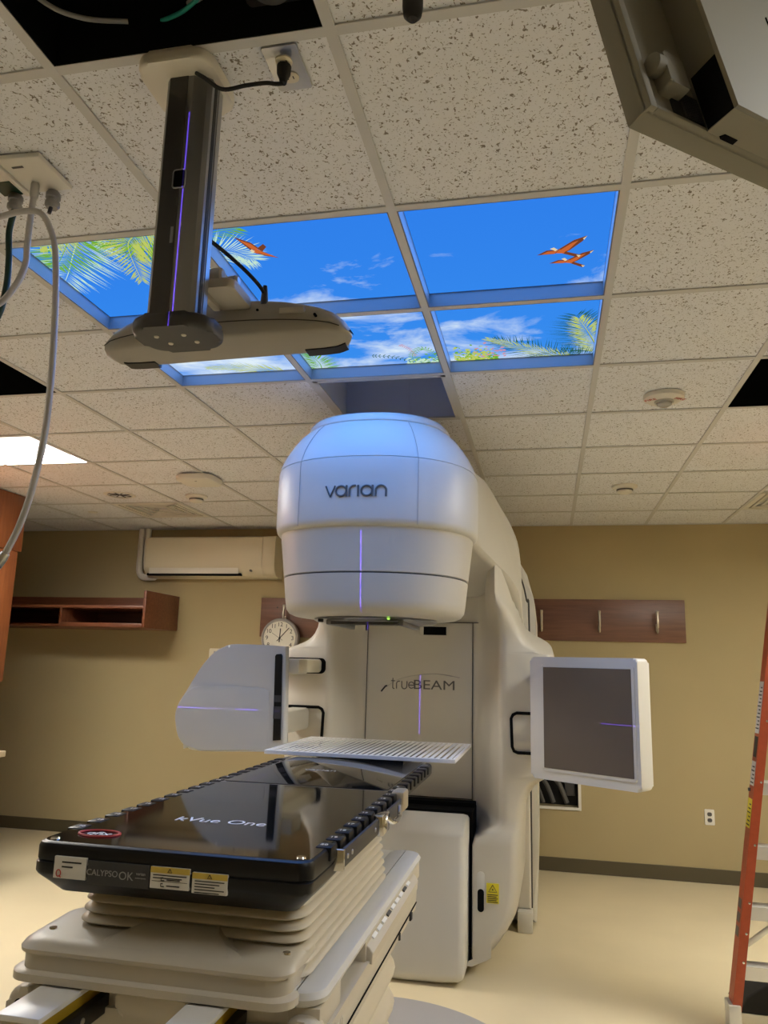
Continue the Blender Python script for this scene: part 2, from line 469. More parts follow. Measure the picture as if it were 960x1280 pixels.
def on_panel(name, bm, cell, m):
    clip_cell(bm, *cell)
    return obj(name, bm, m, SKY[cell], smooth=0) if bm.verts else None
# big fronds hanging into the left panel
random.seed(31)
def put_frond(cell, stem, L, n, m, wid=.007, spread=62, z=.0478, taper=.25):
    g = B(); frond(g, stem, L, n, wid=wid, spread=spread, z=H+z, taper=taper); on_panel('palm_frond', g, cell, m)
c0 = (-2, 0)
put_frond(c0, [(-1.36, 1.87), (-1.40, 1.925), (-1.475, 2.015), (-1.575, 2.135), (-1.65, 2.21)], .20, 52, palm_l, .008, 70, .0478)
put_frond(c0, [(-1.38, 1.87), (-1.43, 1.925), (-1.50, 2.0), (-1.57, 2.07)], .17, 44, palm_g, .008, 66, .0475)
put_frond(c0, [(-1.40, 1.86), (-1.47, 1.91), (-1.55, 1.95)], .12, 30, palm_y, .008, 60, .0472)
put_frond(c0, [(-1.06, 1.93), (-1.148, 1.960), (-1.222, 1.965), (-1.35, 1.945)], .17, 48, palm_g, .009, 60, .0470)
put_frond(c0, [(-1.12, 1.88), (-1.22, 1.94), (-1.275, 2.01), (-1.337, 2.205)], .15, 46, palm_y, .009, 55, .0467)
put_frond(c0, [(-1.10, 2.10), (-1.19, 2.06), (-1.25, 2.013), (-1.31, 1.966)], .11, 34, palm_d, .005, 65, .0479)
c1 = (-1, 0)
put_frond(c1, [(-1.06, 2.07), (-.968, 2.073), (-.900, 2.135)], .13, 34, palm_l, .007, 60)
put_frond(c1, [(-1.04, 1.97), (-.94, 1.955), (-.885, 1.948)], .08, 24, palm_g, .006, 60)
put_frond((-2, 0), [(-1.00, 2.16), (-1.06, 2.20), (-1.109, 2.262), (-1.14, 2.36)], .12, 30, palm_l, .007, 60)
# fronds along the far edge
put_frond((-2, 1), [(-1.10, 3.10), (-1.199, 3.050), (-1.31, 3.005), (-1.45, 2.985)], .10, 40, palm_y, .007, 50)
put_frond((-1, 1), [(-.964, 3.12), (-.942, 3.009), (-.957, 2.900)], .11, 34, palm_g, .008, 62)
def sprig(cx, cy, n, w, h, m, cell, z=.047):
    bm = B()
    for k in range(n):
        px, py = cx+random.uniform(-w, w), cy-abs(random.gauss(0, h))
        an = random.uniform(0, 2*PI); l = random.uniform(.012, .026); q = l*.32
        d = Vector((math.cos(an), math.sin(an), 0)); e = Vector((-d.y, d.x, 0)); p = Vector((px, py, H+z))
        quad(bm, [p-d*l*.5, p+e*q, p+d*l*.5, p-e*q])
    on_panel('leaf_sprig', bm, cell, m)
def vine(cell, pts, m, n=26, l=.022, z=.0472):
    bm = B(); P = smooth_path([(x, y, H+z) for x, y in pts], 5)
    for s in range(len(P)-1):
        a, b = P[s], P[s+1]; d = (b-a).normalized(); q = Vector((-d.y, d.x, 0))*.0012; quad(bm, [a-q, b-q, b+q, a+q])
        for sd in (1, -1):
            e = Vector((-d.y, d.x, 0))*sd; t = (d*.5+e).normalized(); w = Vector((-t.y, t.x, 0))*l*.13
            quad(bm, [a, a+t*l*.5+w, a+t*l, a+t*l*.5-w])
    on_panel('leaf_sprig', bm, cell, m)
random.seed(5)
vine((-1, 1), [(-.70, 2.955), (-.62, 2.975), (-.54, 3.03), (-.46, 3.07)], palm_d)
vine((-1, 1), [(-.43, 3.06), (-.447, 2.95), (-.485, 2.905), (-.53, 2.96), (-.535, 3.03)], palm_g)
vine((-1, 1), [(-.565, 2.86), (-.535, 2.90), (-.519, 2.98)], flower, l=.016)
sprig(-.47, 3.06, 80, .08, .035, palm_g, (-1, 1)); sprig(-.48, 3.06, 70, .09, .03, palm_l, (-1, 1), .0468)
sprig(-.27, 3.06, 130, .09, .05, palm_g, (0, 1)); sprig(-.28, 3.05, 110, .08, .05, palm_y, (0, 1), .0468); sprig(-.22, 3.03, 26, .07, .05, flower, (0, 1), .0466)
put_frond((0, 1), [(.130, 3.13), (.067, 3.075), (-.076, 2.961), (-.19, 2.868)], .15, 54, palm_d, .005, 72, .0478)
put_frond((0, 1), [(.130, 3.13), (.067, 3.075), (-.076, 2.961), (-.215, 2.853)], .11, 48, palm_y, .006, 38, .0473)
put_frond((0, 1), [(.225, 3.062), (.178, 2.882), (.122, 2.690)], .18, 54, palm_d, .006, 74, .0478)
put_frond((0, 1), [(.225, 3.062), (.185, 2.90), (.130, 2.72)], .13, 44, palm_y, .008, 50, .0473)
put_frond((0, 1), [(.22, 3.10), (.10, 3.05), (-.06, 3.07)], .10, 44, palm_d, .005, 80, .0470)
def bird(cell, cx, cy, sc, ang, wings):
    """flat print of a flying bird: two wings, body, tail"""
    ca, sa = math.cos(ang), math.sin(ang)
    def w(pts, z):
        return [(cx+sc*(x*ca-y*sa), cy+sc*(x*sa+y*ca), H+z) for x, y in pts]
    bm = B()
    for pts in wings['dark']: bm.faces.new([bm.verts.new(p) for p in w(pts, .0474)])
    p = on_panel('bird_print', bm, cell, bird_d)
    for key, m, z in (('orange', bird_o, .0470), ('pale', bird_w, .0466)):
        bm = B()
        for pts in wings[key]: bm.faces.new([bm.verts.new(q) for q in w(pts, z)])
        clip_cell(bm, *cell); obj('plumage', bm, m, p, smooth=0)
W1 = dict(dark=[[(-.018, .012), (-.070, .012), (-.040, -.012), (-.008, -.012), (.020, -.006)], [(-.010, -.008), (.040, -.060), (.078, -.079), (.066, -.050), (.030, -.004), (.012, .012)], [(.0, .008), (.014, .0), (.064, .030), (.056, .044)]],
          orange=[[(-.016, .010), (-.056, .009), (-.036, -.006), (-.006, -.006)], [(-.002, -.006), (.036, -.046), (.054, -.056), (.026, -.006), (.010, .008)], [(-.012, .008), (-.002, -.014), (.018, -.004), (.012, .012)]],
          pale=[[(-.030, -.022), (-.018, -.028), (-.006, -.012), (-.014, -.006)], [(.066, -.066), (.078, -.079), (.070, -.058)], [(.050, .026), (.064, .030), (.058, .042)]])
bird((0, 0), .054, 2.235, 1., 0, W1); bird((0, 0), .082, 2.300, .85, .12, W1)
W2 = dict(dark=[[(-.010, .002), (-.032, -.076), (.004, -.040), (.016, -.010)], [(.010, -.008), (.036, -.028), (.040, -.012), (.020, .010)], [(-.008, .010), (.012, .0), (.056, .052), (.020, .034)]],
          orange=[[(-.004, -.004), (-.026, -.062), (.002, -.034), (.012, -.008)], [(-.010, .006), (.008, -.010), (.018, .006), (.002, .020)], [(.0, .012), (.016, .006), (.052, .048), (.022, .030)]],
          pale=[[(-.014, .0), (-.006, -.008), (.0, .004), (-.008, .012)]])
bird((-1, 0), -.881, 2.077, 1.1, 0, W2)

# ------------------------------------------------------------------ ceiling fixtures
def troffer(i, j, w, label, power, color=(1, .97, .88)):
    x0, x1, y0, y1 = tx(i)+.012, tx(i+w)-.012, ty(j)+.012, ty(j+1)-.012
    t = thing('troffer_light', label, 'ceiling light', ((x0+x1)/2, (y0+y1)/2, H), group='recessed ceiling troffers')
    f = B()
    box(f, x0, x0+.006, y0, y1, H-.002, H+.075); box(f, x1-.006, x1, y0, y1, H-.002, H+.075)
    box(f, x0+.006, x1-.006, y0, y0+.006, H-.002, H+.075); box(f, x0+.006, x1-.006, y1-.006, y1, H-.002, H+.075)
    obj('housing', f, M['plastic'], t, smooth=0)
    obj('lens', box(B(), x0+.006, x1-.006, y0+.006, y1-.006, H+.06, H+.075), M['lens'], t, smooth=0)
    l = bpy.data.lights.new('troffer_lamp', 'AREA'); l.shape = 'RECTANGLE'; l.size = x1-x0-.04; l.size_y = y1-y0-.04
    l.energy = power; l.color = color
    o = bpy.data.objects.new('troffer_lamp', l); COL.objects.link(o); o.parent = t; o.location = (0, 0, .055)
troffer(*troffers[0], 'bright recessed ceiling light at the left edge near the cabinet', 100)
troffer(*troffers[1], 'recessed ceiling light over the right side near the ladder', 100)
troffer(*troffers[2], 'recessed ceiling light behind the viewer on the left', 20, (.98, 1, 1))
troffer(*troffers[3], 'recessed ceiling light behind the viewer on the right', 20, (.98, 1, 1))

for k, (i, j) in enumerate(vents):
    x0, x1, y0, y1 = tx(i)+.012, tx(i+1)-.012, ty(j)+.012, ty(j+1)-.012
    t = thing('air_diffuser', ['pale square ceiling air diffuser in front of the wall heat pump', 'pale square ceiling air diffuser at the far right edge'][k], 'air vent', ((x0+x1)/2, (y0+y1)/2, H), group='ceiling air diffusers')
    f = B()
    for a in ((x0, x1, y0, y0+.035), (x0, x1, y1-.035, y1), (x0, x0+.035, y0, y1), (x1-.035, x1, y0, y1)): box(f, *a, H-.004, H+.006)
    obj('frame', f, M['plastic'], t, smooth=0)
    sl = B()
    for q in range(4):
        e = .05+.055*q
        for a in ((x0+e, x1-e, y0+e, y0+e+.02), (x0+e, x1-e, y1-e-.02, y1-e), (x0+e, x0+e+.02, y0+e, y1-e), (x1-e-.02, x1-e, y0+e, y1-e)): box(sl, *a, H-.002+.004*q, H+.008+.004*q)
    obj('louvre', sl, M['plastic'], t, smooth=0)
    obj('back_plate', box(B(), x0, x1, y0, y1, H+.03, H+.035), M['grid'], t, smooth=0)

# smoke detectors
for k, (x, y) in enumerate(((.52, 5.26), (-2.588, 5.30))):
    t = thing('smoke_detector', ['white ceiling smoke detector over the right coat hooks', 'white ceiling smoke detector just beyond the square access point'][k], 'smoke detector', (x, y, H), group='ceiling smoke detectors')
    obj('base', lathe(B(), [(0, H), (.085, H), (.082, H-.012), (.06, H-.018), (0, H-.018)], (x, y, 0)), M['plastic'], t)
    obj('sensor_cap', lathe(B(), [(0, H-.018), (.052, H-.018), (.048, H-.045), (.03, H-.052), (0, H-.052)], (x, y, 0)), M['plastic'], t)
    obj('vent_ring', lathe(B(), [(.0535, H-.024), (.0535, H-.034), (.05, H-.034), (.05, H-.024)], (x, y, 0)), M['inkg'], t)
# wifi access point
t = thing('access_point', 'square white wireless access point hanging under the ceiling tiles', 'access point', (-2.29, 4.71, H))
obj('housing', prism(B(), rrect(-2.415, -2.165, 4.59, 4.84, .04), 'z', H-.045, H-.008, .012), M['plastic'], t)
obj('mount', box(B(), -2.36, -2.22, 4.65, 4.78, H-.008, H), M['grid'], t)
obj('indicator', lathe(B(), [(0, H-.0465), (.008, H-.0465), (.008, H-.045), (0, H-.045)], (-2.29, 4.66, 0), 16), M['inkl'], t)
# downlight
t = thing('downlight', 'round recessed downlight with chrome cone, unlit, near the left shelf', 'downlight', (-3.183, 5.22, H))
obj('trim_ring', lathe(B(), [(.11, H-.003), (.12, H), (.095, H), (.092, H-.003)], (-3.183, 5.22, 0)), M['plastic'], t)
obj('reflector', lathe(B(), [(.095, H-.001), (.07, H+.014), (.02, H+.0155), (0, H+.0155)], (-3.183, 5.22, 0)), M['metal'], t)
for k in range(8):
    a = 2*PI*k/8
    obj('louvre', box(B(), 0, .085, -.003, .003, H-.002, H+.012, mtx=Matrix.Translation((-3.183, 5.22, 0)) @ Matrix.Rotation(a, 4, 'Z')), M['alud'], t)
# sprinkler cover
solo('sprinkler_cover', lathe(B(), [(0, H-.006), (.035, H-.006), (.042, H-.001), (0, H-.001)], (-3.80, 5.84, 0)), M['plastic'], 'small round white sprinkler cover plate at far left of the ceiling', 'sprinkler')
# fire strobe
fx, fy = .525, 3.47
t = thing('fire_strobe', 'round white ceiling fire strobe with FIRE in red letters', 'fire alarm', (fx, fy, H))
obj('base', lathe(B(), [(0, H), (.088, H), (.086, H-.018), (.07, H-.028), (0, H-.028)], (fx, fy, 0), 40), M['plastic'], t)
obj('strobe_lens', lathe(B(), [(.034, H-.028), (.032, H-.045), (.02, H-.052), (0, H-.052)], (fx, fy, 0), 24), M['clear'], t)
obj('bezel', lathe(B(), [(.042, H-.0275), (.042, H-.034), (.034, H-.036), (.034, H-.0275)], (fx, fy, 0), 24), M['metal'], t)
for sx, ang in ((-.062, -.9), (.062, .9)):
    put_text('warning_lettering', 'FIRE', (fx+sx, fy-.03, H-.030), .030, M['red'], t, rot=Matrix.Rotation(ang*.6, 4, 'Z') @ Matrix.Rotation(PI/2, 4, 'X'))
# ------------------------------------------------------------------ linear accelerator
CX = -.75
lin = thing('linear_accelerator', 'large white radiotherapy machine with rounded head and two side arms', 'radiotherapy machine', (CX, 4.6, 0))

# fixed stand behind the gantry
st = B()
prof = [(-.66, .02), (.66, .02), (.675, .4), (.675, 1.9), (.66, 2.05), (.62, 2.2), (.54, 2.34), (.42, 2.42), (-.42, 2.42), (-.54, 2.34), (-.62, 2.2), (-.66, 2.05), (-.675, 1.9), (-.675, .4)]
prism(st, [(CX+a, b) for a, b in prof], 'y', 5.30, 6.15, .03)
obj('stand', st, M['white'], lin)
for s in (-1, 1):
    ch = B()
    path = [(CX+s*.60, 5.24, .14), (CX+s*.60, 5.24, 1.85), (CX+s*.59, 5.24, 2.02), (CX+s*.56, 5.24, 2.16), (CX+s*.50, 5.24, 2.28)]
    prism(ch, [(CX+s*a, b) for a, b in ((.30, .12), (.63, .12), (.625, 1.85), (.61, 2.02), (.57, 2.18), (.48, 2.33), (.30, 2.38))], 'y', 5.22, 5.30, .012)
    obj('stand_cover', ch, M['white'], lin)
    obj('seam_line', tube(B(), smooth_path([(CX+s*.632, 5.262, .12), (CX+s*.632, 5.262, 1.85), (CX+s*.617, 5.262, 2.02), (CX+s*.577, 5.262, 2.18), (CX+s*.49, 5.262, 2.33)], 6), .006, 6), M['seam'], lin)
    obj('stand_foot', box(B(), CX+s*.592-.045, CX+s*.592+.045, 5.16, 5.30, 0, .12, .006), M['white'], lin)

# rotating gantry body: horizontal sections lofted upwards
AY = [3.20, 3.60, 3.90, 4.10, 4.30, 4.50, 4.70, 4.90, 5.12]
AW = [.40, .425, .445, .468, .497, .545, .588, .596, .596]
def arm_w(y): return interp(y, AY, AW)
ZS = [.05, .10, .20, .31, .45, .60, .72, .80, .85, .90, .95, 1.0, 1.05, 1.15, 1.40, 1.60, 1.67, 1.705, 1.735, 1.765, 1.80, 1.86, 1.98, 2.08, 2.14, 2.19]
WS = [.34, .44, .525, .578, .60, .605, .607, .612, .632, .675, .725, .762, .782, .79, .79, .79, .785, .778, .76, .715, .65, .604, .590, .586, .580, .565]
def gantry_ring(z):
    w = interp(z, ZS, WS)
    up = [(0, 4.70), (.30, 4.70), (.345, 4.69), (.385, 4.655), (.42, 4.60), (.45, 4.535), (.472, 4.48), (.487, 4.447), (.505, 4.437), (.53, 4.44)]
    k = max(0., min(1., (z-1.80)/.17)); fwd = .22*k*k*(3-2*k)           # the legs lean forward into the arm
    up = [(a-.02*k*(a > .4), y-(fwd if a > .44 else fwd*.3*(a > .40))) for a, y in up]
    yf = 4.44-fwd
    out = [(w-.05, yf+.012), (w-.022, yf+.03), (w-.006, yf+.065), (w, yf+.12), (w, 5.12), (w-.03, 5.2)]
    out = [(max(a, .53+.004*n), y) for n, (a, y) in enumerate(out)] if w > .56 and k == 0 else [(a*(1-k)+min(a, arm_w(y)-.004)*k, y) for a, y in out]
    up = [(a*(1-k)+min(a, arm_w(y)-.010)*k, y) for a, y in up]
    hi = up+out
    lo = [(0, 4.70), (.30, 4.70), (.334, 4.70), (.336, 4.60), (.337, 4.47), (.339, 4.42), (.346, 4.402), (.366, 4.40), (.40, 4.40), (.44, 4.40)]
    w2 = w
    lo += [(w2-.070, 4.402), (w2-.046, 4.412), (w2-.024, 4.445), (w2-.006, 4.56), (w2, 5.0), (w2-.03, 5.2)]
    lo = [(min(a, w2), y) for a, y in lo]
    t = max(0., min(1., (z-.66)/.10)); t = t*t*(3-2*t)
    half = [(a0*(1-t)+a1*t, y0*(1-t)+y1*t) for (a0, y0), (a1, y1) in zip(lo, hi)]
    for n in range(1, len(half)):
        if half[n][0] < half[n-1][0]-.04: pass
    def zs(a, y):                                                   # the shoulders dip towards the front, above and below
        q = max(0., min(1., (4.80-y)/.34))*max(0., min(1., (a-.44)/.06)); q = q*q*(3-2*q)
        return z-.095*q*math.exp(-((z-1.775)/.085)**2)+.06*q*math.exp(-((z-.90)/.075)**2)
    return [(CX+a, y, zs(a, y)) for a, y in half]+[(CX-a, y, zs(a, y)) for a, y in reversed(half[1:])]
zz = []
for a, b in zip(ZS, ZS[1:]):
    n = 4 if b-a > .12 else 3
    zz += [a+(b-a)*q/n for q in range(n)]
zz.append(ZS[-1])
g = B(); loft(g, [gantry_ring(z) for z in zz])
body = obj('gantry_cover', g, M['white'], lin, smooth=50)

# arm carrying the head, a side profile swept across its width
top = smooth_path([(3.20, 0, 2.55), (3.45, 0, 2.60), (3.80, 0, 2.60), (4.15, 0, 2.575), (4.45, 0, 2.50), (4.70, 0, 2.36), (4.92, 0, 2.14), (5.12, 0, 1.80)], 5)
low = smooth_path([(5.12, 0, 1.70), (4.95, 0, 1.86), (4.70, 0, 1.99), (4.45, 0, 2.08), (4.15, 0, 2.12), (3.80, 0, 2.135), (3.20, 0, 2.14)], 5)
outline = [(v.x, v.z) for v in top]+[(v.x, v.z) for v in low]
mid = [(y, z) for y, z in outline]
rings = []
NT = len(top)
def arm_ring(u):
    s = abs(u); r = []
    for k, (y, z) in enumerate(outline):
        if k < NT:                                                # the upper surface falls towards the sides
            zt = z-(.15-.075*min(1, max(0, (y-3.4)/.5)))*max(0, (s-.42)/.58)**2.0*(1 if y < 4.7 else max(.25, 1-(y-4.7)/.5)); r.append((CX+u*arm_w(y), y, zt))
        else:
            zb = z+(.02*max(0, (s-.93)/.07)**2); r.append((CX+u*arm_w(y), y, zb))
    return r
us = [-1, -.985, -.95, -.9, -.8, -.7, -.6, -.5, -.4, -.2, 0, .2, .4, .5, .6, .7, .8, .9, .95, .985, 1]
g = B(); loft(g, [arm_ring(u) for u in us])
obj('head_arm', g, M['white'], lin, smooth=40)

# head: rounded, slightly squared plan, stacked covers
HY = 3.395
def plan(r, z, n=72, ex=2.25, squash=1.0):
    out = []
    for k in range(n):
        a = 2*PI*k/n; c, s = math.cos(a), math.sin(a)
        q = r/(abs(c)**ex+abs(s)**ex)**(1/ex)
        out.append((CX+q*c, HY+q*s*squash, z))
    return out
def shell(name, prof, m, ex=2.25, smooth=38, parent=lin):
    g = B(); loft(g, [plan(r, z, ex=ex) for r, z in prof]); return obj(name, g, m, parent, smooth)
dome = shell('upper_dome', [(.448, 2.410), (.444, 2.425), (.432, 2.455), (.414, 2.49), (.392, 2.525), (.366, 2.56), (.338, 2.588), (.318, 2.603)], M['white2'])
cap = shell('dome_cap', [(.322, 2.596), (.326, 2.604), (.322, 2.622), (.305, 2.640), (.27, 2.652), (.0, 2.656)], M['white2'])
band = shell('logo_band', [(.418, 2.122), (.436, 2.126), (.446, 2.137), (.450, 2.155), (.4515, 2.25), (.4515, 2.33), (.450, 2.396), (.447, 2.408), (.442, 2.411)], M['white2'])
ring = shell('collimator_ring', [(.43, 2.13), (.428, 2.118), (.408, 1.945), (.404, 1.942)], M['white'])
obj('seam_line', loft(B(), [plan(.404, 1.944), plan(.404, 1.934)], cap=False), M['seam'], ring)
coll = shell('collimator_cover', [(.400, 1.938), (.407, 1.936), (.396, 1.835), (.391, 1.805), (.378, 1.788), (.355, 1.778), (.30, 1.772)], M['white'])
tray = thing_part = obj('accessory_ring', lathe(B(), [(.27, 1.774), (.275, 1.765), (.26, 1.757), (.19, 1.755), (.0, 1.757)], (CX, HY, 0), 56), M['alul'], lin)
obj('beam_window', box(B(), CX-.11, CX+.11, HY-.11, HY+.11, 1.750, 1.756, .002), M['black'], tray)
for s in (-1, 1):
    obj('slide_rail', box(B(), CX+s*.155-.012, CX+s*.155+.012, HY-.22, HY+.20, 1.738, 1.758, .003), M['alu'], tray)
obj('front_bar', box(B(), CX-.14, CX+.15, HY-.245, HY-.215, 1.738, 1.752, .003), M['alud'], tray)
obj('latch', box(B(), CX+.01, CX+.022, HY-.24, HY-.225, 1.715, 1.74, .002), M['alud'], tray)
obj('latch', box(B(), CX-.20, CX-.18, HY-.23, HY-.21, 1.748, 1.762, .002), M['rubber'], tray)
for q in range(2):
    obj('status_light', box(B(), CX+.105, CX+.115, HY-.262, HY-.25, 1.760+.011*q, 1.766+.011*q, .001), M['ledy'], tray)
# vertical seams of the head covers
for a in (-58, -123):
    sm = []
    for r, z in [(.4525, 2.13), (.4525, 2.40), (.433, 2.457), (.415, 2.492), (.393, 2.527), (.367, 2.562), (.337, 2.592)]:
        t = math.radians(a); c, s = math.cos(t), math.sin(t); q = r/(abs(c)**2.25+abs(s)**2.25)**(1/2.25)
        sm.append((CX+q*c, HY+q*s, z))
    obj('seam_line', tube(B(), sm, .0012, 6), M['inkl'], lin)

# raised lettering on the band, bent round it
def on_band(u, z, off=.003):
    """u metres along the front of the band"""
    a = -PI/2+u/.4515; c, s = math.cos(a), math.sin(a); q = (.4515+off)/(abs(c)**2.25+abs(s)**2.25)**(1/2.25)
    return (CX+q*c, HY+q*s, z)
def arc(cx, cy, r, a0, a1, n=14): return [(cx+r*math.cos(math.radians(a0+(a1-a0)*k/n)), cy+r*math.sin(math.radians(a0+(a1-a0)*k/n))) for k in range(n+1)]
xh = .046
glyphs = [('v', [[(0, 1), (.42, 0), (.84, 1)]], .0), ('a', [arc(.45, .5, .45, 0, 360, 24), [(.92, 1), (.92, 0)]], .92), ('r', [[(0, 0), (0, .55)]+arc(.42, .55, .42, 180, 75, 8)], 2.10),
          ('i', [[(0, 0), (0, 1)]], 2.82), ('a', [arc(.45, .5, .45, 0, 360, 24), [(.92, 1), (.92, 0)]], 3.10), ('n', [[(0, 0), (0, .55)]+arc(.42, .55, .42, 180, 0, 12)+[(.84, 0)]], 4.30)]
tw = 5.14*xh; sc = .25/tw
g = B()
for ch, strokes, adv in glyphs:
    for stk in strokes:
        pts = []
        for (px, py), (qx, qy) in zip(stk, stk[1:]):
            for k in range(4): pts.append((px+(qx-px)*k/4, py+(qy-py)*k/4))
        pts.append(stk[-1])
        tube(g, [on_band((adv+px)*xh*sc-.125, 2.262-.5*xh+py*xh) for px, py in pts], .0042 if ch != 'v' else .0034, 8)
obj('logo_lettering', g, M['inkg'], band)

# recessed front face panel with its lettering
face = obj('face_panel', box(B(), CX-.33, CX+.31, 4.693, 4.70, .83, 1.835, .004), M['white'], lin)
obj('seam_line', box(B(), CX+.310, CX+.314, 4.690, 4.70, .72, 1.835), M['seam'], lin)
obj('seam_line', box(B(), CX-.334, CX-.330, 4.690, 4.70, .72, 1.835), M['seam'], lin)
obj('seam_line', box(B(), CX-.334, CX+.314, 4.690, 4.70, .826, .830), M['seam'], lin)
obj('seam_line', box(B(), CX-.334, CX+.46, 4.688, 4.70, 1.835, 1.839), M['seam'], lin)
pt = obj('camera_port', prism(B(), rrect(-.755, -.590, 1.755, 1.815, .004), 'y', 4.684, 4.694, .002), M['white'], face)
obj('port_opening', box(B(), -.735, -.597, 4.682, 4.69, 1.760, 1.810), M['seamd'], pt)
FYt = 4.691
def stroke_text(name, strokes, x0, z0, sx, sz, r, m, y=FYt, parent=None):
    g = B()
    for stk in strokes: tube(g, [(x0+px*sx, y, z0+py*sz) for px, py in stk], r, 6)
    return obj(name, g, m, parent)
tr = [[(.25, 1.35), (.25, .1), (.35, 0), (.5, 0)], [(.0, 1), (.55, 1)],
      [(.8, 0), (.8, .6)]+arc(1.1, .65, .3, 180, 90, 6)+[(1.3, .95)],
      [(1.55, 1), (1.55, .35)]+arc(1.93, .38, .38, 180, 360, 10)+[(2.31, 1)],
      [(2.62, .5), (3.3, .5)]+arc(2.96, .5, .40, 0, 320, 16)]
stroke_text('logo_lettering', tr, -.930, 1.437, .042, .046, .0029, M['inkg'], parent=face)
put_text('logo_lettering', 'BEAM', (-.668, FYt, 1.462), .078, M['inkg'], face, width=.245)
stroke_text('logo_swoosh', [[(0, 0), (.35, .7), (.5, .8)]], -.99, 1.418, .07, .045, .005, M['ink'], parent=face)
g = B(); P = smooth_path([(-.985, FYt, 1.425), (-.90, FYt, 1.485), (-.80, FYt, 1.515), (-.68, FYt, 1.530), (-.60, FYt, 1.525), (-.515, FYt, 1.512)], 6)
tube(g, P, [.0008+.0035*(k/len(P))**2 if k < len(P)-4 else .002 for k in range(len(P))], 6); obj('logo_swoosh', g, M['inkl'], face)

# shoulder panels: black outlined flaps
def outline_flap(s, x0, x1, z0, z1, open_out):
    g = B()
    pts = [(x1, z1), (x0+.03, z1), (x0+.01, z1-.01), (x0, z1-.03), (x0+.005, z0+.03), (x0+.015, z0+.008), (x0+.035, z0), (x1, z0)]
    tube(g, [(CX+s*a, 4.436, b) for a, b in pts], .0085, 8)
    obj('flap_outline', g, M['seamd'], lin)
outline_flap(1, .548, .74, 1.125, 1.335, 1)
outline_flap(-1, .525, .74, 1.10, 1.325, 1)
# slot and retracted arm on the left shoulder
sl = obj('arm_slot', prism(B(), rrect(CX-.80, CX-.522, 1.515, 1.605, .03), 'y', 4.428, 4.46, .004), M['seamd'], lin)
obj('slot_cover', prism(B(), rrect(CX-.86, CX-.545, 1.522, 1.598, .022), 'y', 4.405, 4.45, .01), M['white2'], sl)
# lower box: folded imager cover
lb = B(); rings = []
for x, zb in ((-.375, .060), (-.365, .036), (-.33, .024), (-.2, .014), (0, .008), (.2, .014), (.285, .022), (.31, .034), (.319, .060)):
    e = .018 if x < -.37 or x > .315 else (.005 if x > .30 else 0)
    rings.append([(CX+x, y, z) for y, z in ((4.60, zb), (4.25+e, zb), (4.225+e, zb+.02), (4.22+e, zb+.05), (4.205+e, .715-e), (4.213+e, .735-e), (4.232+e, .750-e), (4.34+e, .785-e), (4.60, .790-e))])
loft(lb, rings)
obj('imager_cover', lb, M['white2'], lin, smooth=45)
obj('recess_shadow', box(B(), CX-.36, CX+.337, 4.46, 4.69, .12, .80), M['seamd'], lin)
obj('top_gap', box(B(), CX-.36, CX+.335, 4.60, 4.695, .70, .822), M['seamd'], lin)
# lower cover details
gp = obj('grip_slot', prism(B(), rrect(-.383, -.343, .315, .515, .019), 'y', 4.396, 4.404, .002), M['white2'], lin)
obj('grip_opening', prism(B(), rrect(-.380, -.346, .318, .43, .016), 'y', 4.393, 4.40, .001), M['seamd'], gp)
ws = obj('warning_sticker', box(B(), -.333, -.268, 4.394, 4.403, .365, .462), M['yel'], lin, smooth=0)
g = B(); tri = [(-.3005, .455), (-.322, .42), (-.279, .42)]
tube(g, [(a, 4.393, b) for a, b in tri+[tri[0]]], .0018, 6); lathe(g, [(0, 4.392), (.004, 4.392), (.004, 4.394), (0, 4.394)], (-.3005, 0, .432), 10, 'y')
for k in range(5): box(g, -.328, -.274-.006*(k % 2), 4.3925, 4.3945, .405-.009*k, .4085-.009*k)
obj('sticker_print', g, M['ink'], ws, smooth=0)

# left x-ray source pod
pod_out = smooth_path([(-1.184, 0, 1.176), (-1.60, 0, 1.158), (-1.672, 0, 1.178), (-1.715, 0, 1.222), (-1.737, 0, 1.31), (-1.724, 0, 1.370), (-1.693, 0, 1.422), (-1.656, 0, 1.486), (-1.612, 0, 1.556), (-1.560, 0, 1.613), (-1.51, 0, 1.641), (-1.45, 0, 1.655), (-1.202, 0, 1.650)], 4)
pout = [(v.x, v.z) for v in pod_out]
pd = B(); prism(pd, pout, 'y', 3.505, 3.565, .016, 4)
sp = obj('source_pod', pd, M['white2'], lin)
lowp = [(-1.19, 1.182), (-1.60, 1.164), (-1.668, 1.184), (-1.709, 1.226), (-1.728, 1.30), (-1.722, 1.345), (-1.705, 1.385), (-1.68, 1.425), (-1.65, 1.448), (-1.60, 1.456), (-1.46, 1.458), (-1.30, 1.455), (-1.27, 1.44), (-1.27, 1.182)]
prism_b = B(); prism(prism_b, lowp, 'y', 3.488, 3.52, .008, 4)
for v in prism_b.verts: v.co.y += (v.co.x+1.73)*.036
obj('pod_skin', prism_b, M['white2'], sp)
stp = obj('window_strip', prism(B(), [(-1.240, 1.222), (-1.204, 1.226), (-1.216, 1.606), (-1.222, 1.614), (-1.244, 1.612), (-1.250, 1.604)], 'y', 3.495, 3.515, .002), M['blackm'], sp)
obj('strip_window', box(B(), -1.243, -1.209, 3.492, 3.498, 1.32, 1.375), M['footp'], stp); obj('strip_window', box(B(), -1.243, -1.211, 3.492, 3.498, 1.395, 1.425), M['footp'], stp)
pa = B(); box(pa, -1.42, -1.15, 3.56, 3.70, 1.522, 1.594, .01); box(pa, -1.42, -1.30, 3.70, 4.44, 1.522, 1.594, .012)
obj('source_arm', pa, M['ivory'], lin)
